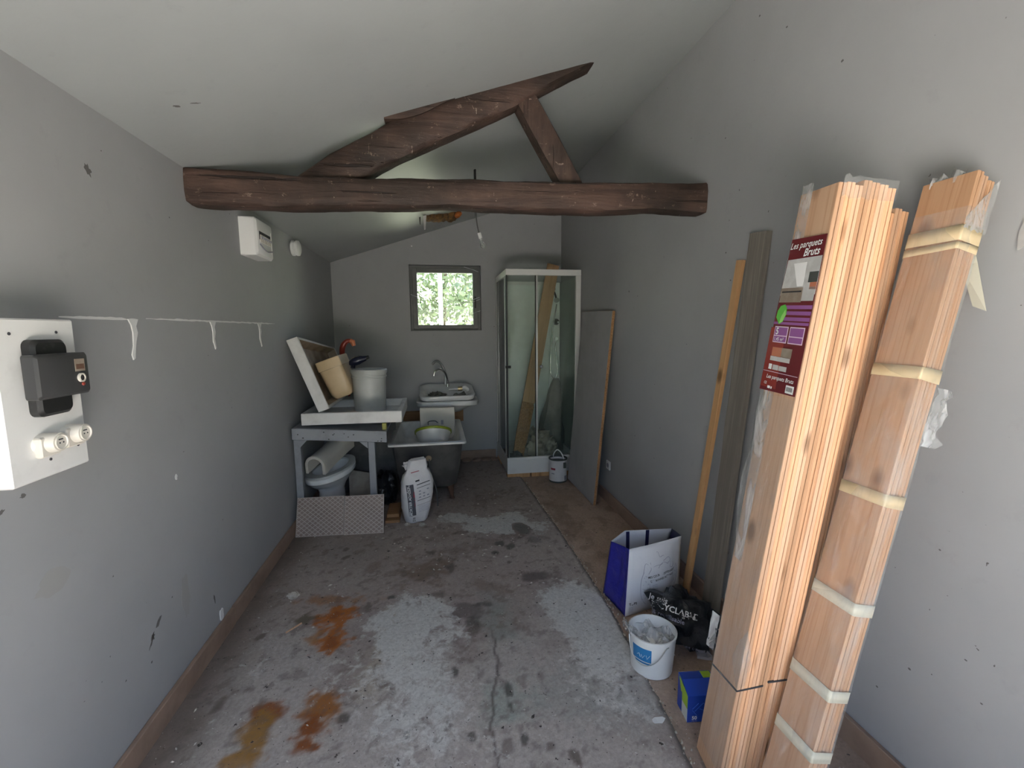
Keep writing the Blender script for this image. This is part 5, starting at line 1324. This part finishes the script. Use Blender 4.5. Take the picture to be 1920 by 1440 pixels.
def mtext(body, x, z, size, mat, rot, bold=.01, off=.004):
    mb = text_mb(body, size, 0, bold); x_ = xd * math.cos(rot) + ud * math.sin(rot); u_ = ud * math.cos(rot) - xd * math.sin(rot)
    place(mb, Vector((-.19, 3.735, 0)) + xd * x + ud * z, x_, u_, sbv2, off); mb.build('lettering', mat, ms, fixn=False)
mtext('MORTIER ADHÉSIF', -.060, .080, .0305, 'ink_white', math.radians(94), .02)
mpl(rect(.012, .13, 2, 8), -.046, .155, 'ink_red', rot=.07)
mtext('25', -.060, .045, .022, 'ink', 0, .03); mtext('KG', -.060, .026, .018, 'ink', 0, .03)
for z, h_ in ((.345, .006), (.318, .004), (.210, .004), (.170, .002)):
    mpl(rect(.115, h_, 8, 1), -.020, z - .01, 'ink', rot=.18)
for k in range(3):
    for j in range(3):
        if (k + j) % 4 != 3: mpl(rect(.018, .010, 2, 1), -.005 + .034 * j, .225 + .026 * k + .006 * j, 'ink_grey', rot=.18)
mpl(rect(.035, .012, 3, 1), -.028, .362, 'ink', rot=.15)
for k in range(5): mpl(rect(.09, .0025, 6, 1), -.010, .10 + .012 * k, 'ink_pale', rot=.18)
mpl(rect(.07, .006, 6, 1), -.055, .432, 'ink_red', rot=.1)

# floor bits
MB().box(-.455, -.335, 3.70, 3.96, .006, .030).build('brown_offcut', 'brown_wood', bevel=.002, label='brown board offcut on the floor between tiles and mortar sack, lower one', category='offcut')
MB().box(-.445, -.345, 3.76, 4.02, .031, .060).build('brown_offcut', 'brown_wood', bevel=.002, label='brown board offcut stacked on top of another beside the mortar sack', category='offcut')
def pebble(x, y, r, seed, mat, label, cat, h=.6): lump('', '', (x, y, .004), (r, r * .8, r * h), seed, .5, fr_=2.5).build(cat.replace(' ', '_'), mat, smooth=30, label=label, category=cat)
pebble(-.885, 2.72, .030, 3, 'debris', 'pale stone chip on the floor above the rust stains', 'stone chip')
pebble(-.27, 3.63, .022, 4, 'debris', 'crumb of mortar on the floor at the left foot of the mortar sack', 'mortar crumb')
pebble(-.15, 3.60, .024, 5, 'debris', 'pale crumb of mortar right in front of the mortar sack', 'mortar crumb')
pebble(.0, 3.75, .016, 6, 'debris', 'small pale crumb on the floor right of the mortar sack', 'mortar crumb')
MB().prism(splat(.855, 1.537, .028, .018, 4, 10, .6), lambda a, b_, t: (a, b_, .010 + t + .15 * max(0, a - .855)), 0, .001).build('paper_scrap', 'ink_white', label='white paper scrap on the concrete near the carton', category='paper scrap')
MB().hexa([(-.83, 2.39, .007), (-.825, 2.385, .007), (-.765, 2.455, .007), (-.77, 2.46, .007), (-.83, 2.39, .012), (-.825, 2.385, .012), (-.765, 2.455, .012), (-.77, 2.46, .012)]).build('wood_splinter', 'pine_pale', label='thin pale wood splinter on the concrete beside the rust stain', category='splinter')
mb = MB(); rn = random.Random(11)
for k in range(420):
    x = rn.uniform(-1.05, .88); y = rn.uniform(1.25, 4.5)
    s_ = rn.uniform(.002, .006) * (1.5 if y > 2.6 else 1); a = rn.uniform(0, 3.14)
    e1 = Vector((math.cos(a), math.sin(a), 0)) * s_ * rn.uniform(.8, 2.2); e2 = Vector((-math.sin(a), math.cos(a), 0)) * s_ * .7
    if x > float(edge_x(np.array([y]))[0]) - .03: continue
    p = Vector((x, y, .006)); mb.add([p + e1, p + e2, p - e1, p - e2, p + Vector((0, 0, s_ * .8 + .002))], [(0, 1, 4), (1, 2, 4), (2, 3, 4), (3, 0, 4)])
mb.build('floor_grit', 'debris', label='grit and crumbs scattered over the concrete floor', category='grit', kind='stuff')
mb = MB()
for k in range(260):
    y = rn.uniform(1.2, 4.5); x = float(edge_x(np.array([y]))[0]) + rn.gauss(.004, .012)
    s_ = rn.uniform(.003, .008); p = Vector((x, y, -.001)); a = rn.uniform(0, 3)
    e1 = Vector((math.cos(a), math.sin(a), 0)) * s_; e2 = Vector((-math.sin(a), math.cos(a), 0)) * s_ * .7
    mb.add([p + e1, p + e2, p - e1, p - e2, p + Vector((0, 0, s_ + .003))], [(0, 1, 4), (1, 2, 4), (2, 3, 4), (3, 0, 4)])
mb.build('edge_rubble', 'rubble', label='crumbled mortar along the edge of the concrete slab', category='rubble', kind='stuff')
# rounded stones showing at the foot of the back wall
for k, (x, w_) in enumerate(((.34, .06), (.46, .055), (.58, .06), (.68, .045))):
    lump('', '', (x, 5.36 - .01 * (k % 2), .0), (w_, .045, .022), 30 + k, .25).build('cobble', 'terracotta', floor, smooth=50)

# ------------------------------------------------------------------ outdoors
MB().box(-40, 40, -40, YF - T + .02, -.30, -.05).build('ground_front', 'lawn', kind='structure')
MB().box(-6, 8, -3.1, YF - T + .01, -.10, -.02).build('bounce_slab', 'bounce_pale', kind='structure')  # unseen pale slab added so sunlight bounces up into the room
hd = MB().grid(lambda u, v: (-14 + 28 * u, -5.0 + .35 * nz(u * 40, v * 5) - .5 * v, -.05 + 1.75 * v + .12 * nz(u * 25)), 60, 8)  # unseen screen added opposite the entrance to cut low sky and ground light
hd.build('light_blocker', 'blocker_green', solid=.5, label='unseen hedge across the yard opposite the entrance', category='blocker')
def bank(u, v):
    x = -9 + 20 * u; y = D + T + 8.5 * v; return (x, y, -.05 + 2.3 * max(0, (v - .12)) ** 1.1 + .12 * nz(x * .7, y * .7))
MB().grid(bank, 50, 40).build('grass_bank', 'grass', kind='structure', smooth=60)
rn = random.Random(21)
def shrub(cx_, cy_, cz_, rx, ry, rz, n, label, seed):
    r = thing('leafy_shrub', label, 'shrub', loc=(cx_, cy_, cz_), group='shrubs on the bank behind the house')
    q = random.Random(seed); mb = MB()
    for k in range(n):
        d = Vector((q.gauss(0, 1), q.gauss(0, 1), q.gauss(0, 1))).normalized(); s_ = q.uniform(.55, 1.05)
        p = Vector((cx_ + d.x * rx * s_, cy_ + d.y * ry * s_, cz_ + rz + d.z * rz * s_))
        e1 = Vector((q.gauss(0, 1), q.gauss(0, 1), q.gauss(0, 1))).normalized(); e2 = e1.cross(d + Vector((.01, .3, .1))).normalized(); l_ = q.uniform(.05, .10)
        mb.add([p - e1 * l_, p + e2 * l_ * .5, p + e1 * l_, p - e2 * l_ * .5], [(0, 1, 2, 3)])
    o = mb.build('leaves', 'foliage', r, fixn=False); o['kind'] = 'stuff'
    MB().tube([(cx_, cy_, cz_ - .3), (cx_ + .1, cy_, cz_ + rz), (cx_, cy_ + .1, cz_ + rz * 1.5)], [.06, .05, .02], 6).build('stem', 'bark', r)
shrub(-1.0, 10.6, 1.2, 1.3, 1.0, 1.0, 2600, 'shrub seen at the left side of the window', 1)
shrub(1.35, 10.2, 1.35, 1.1, 1.0, 1.0, 2600, 'brighter green shrub seen at the right side of the window', 2)
shrub(.2, 11.8, 1.8, 1.6, 1.0, 1.2, 3000, 'paler shrub seen in the middle of the window', 3)
shrub(3.2, 11.5, 1.6, 1.6, 1.2, 1.2, 1500, 'shrub outside to the right beyond the window', 4)
shrub(-3.2, 11.5, 1.6, 1.6, 1.2, 1.2, 1500, 'shrub outside to the left beyond the window', 5)
MB().tube([(.13, 9.4, .3), (.12, 9.4, 3.2)], .045, 10).build('pale_post', 'grey_tub', label='pale upright post in the garden seen through the window', category='post')
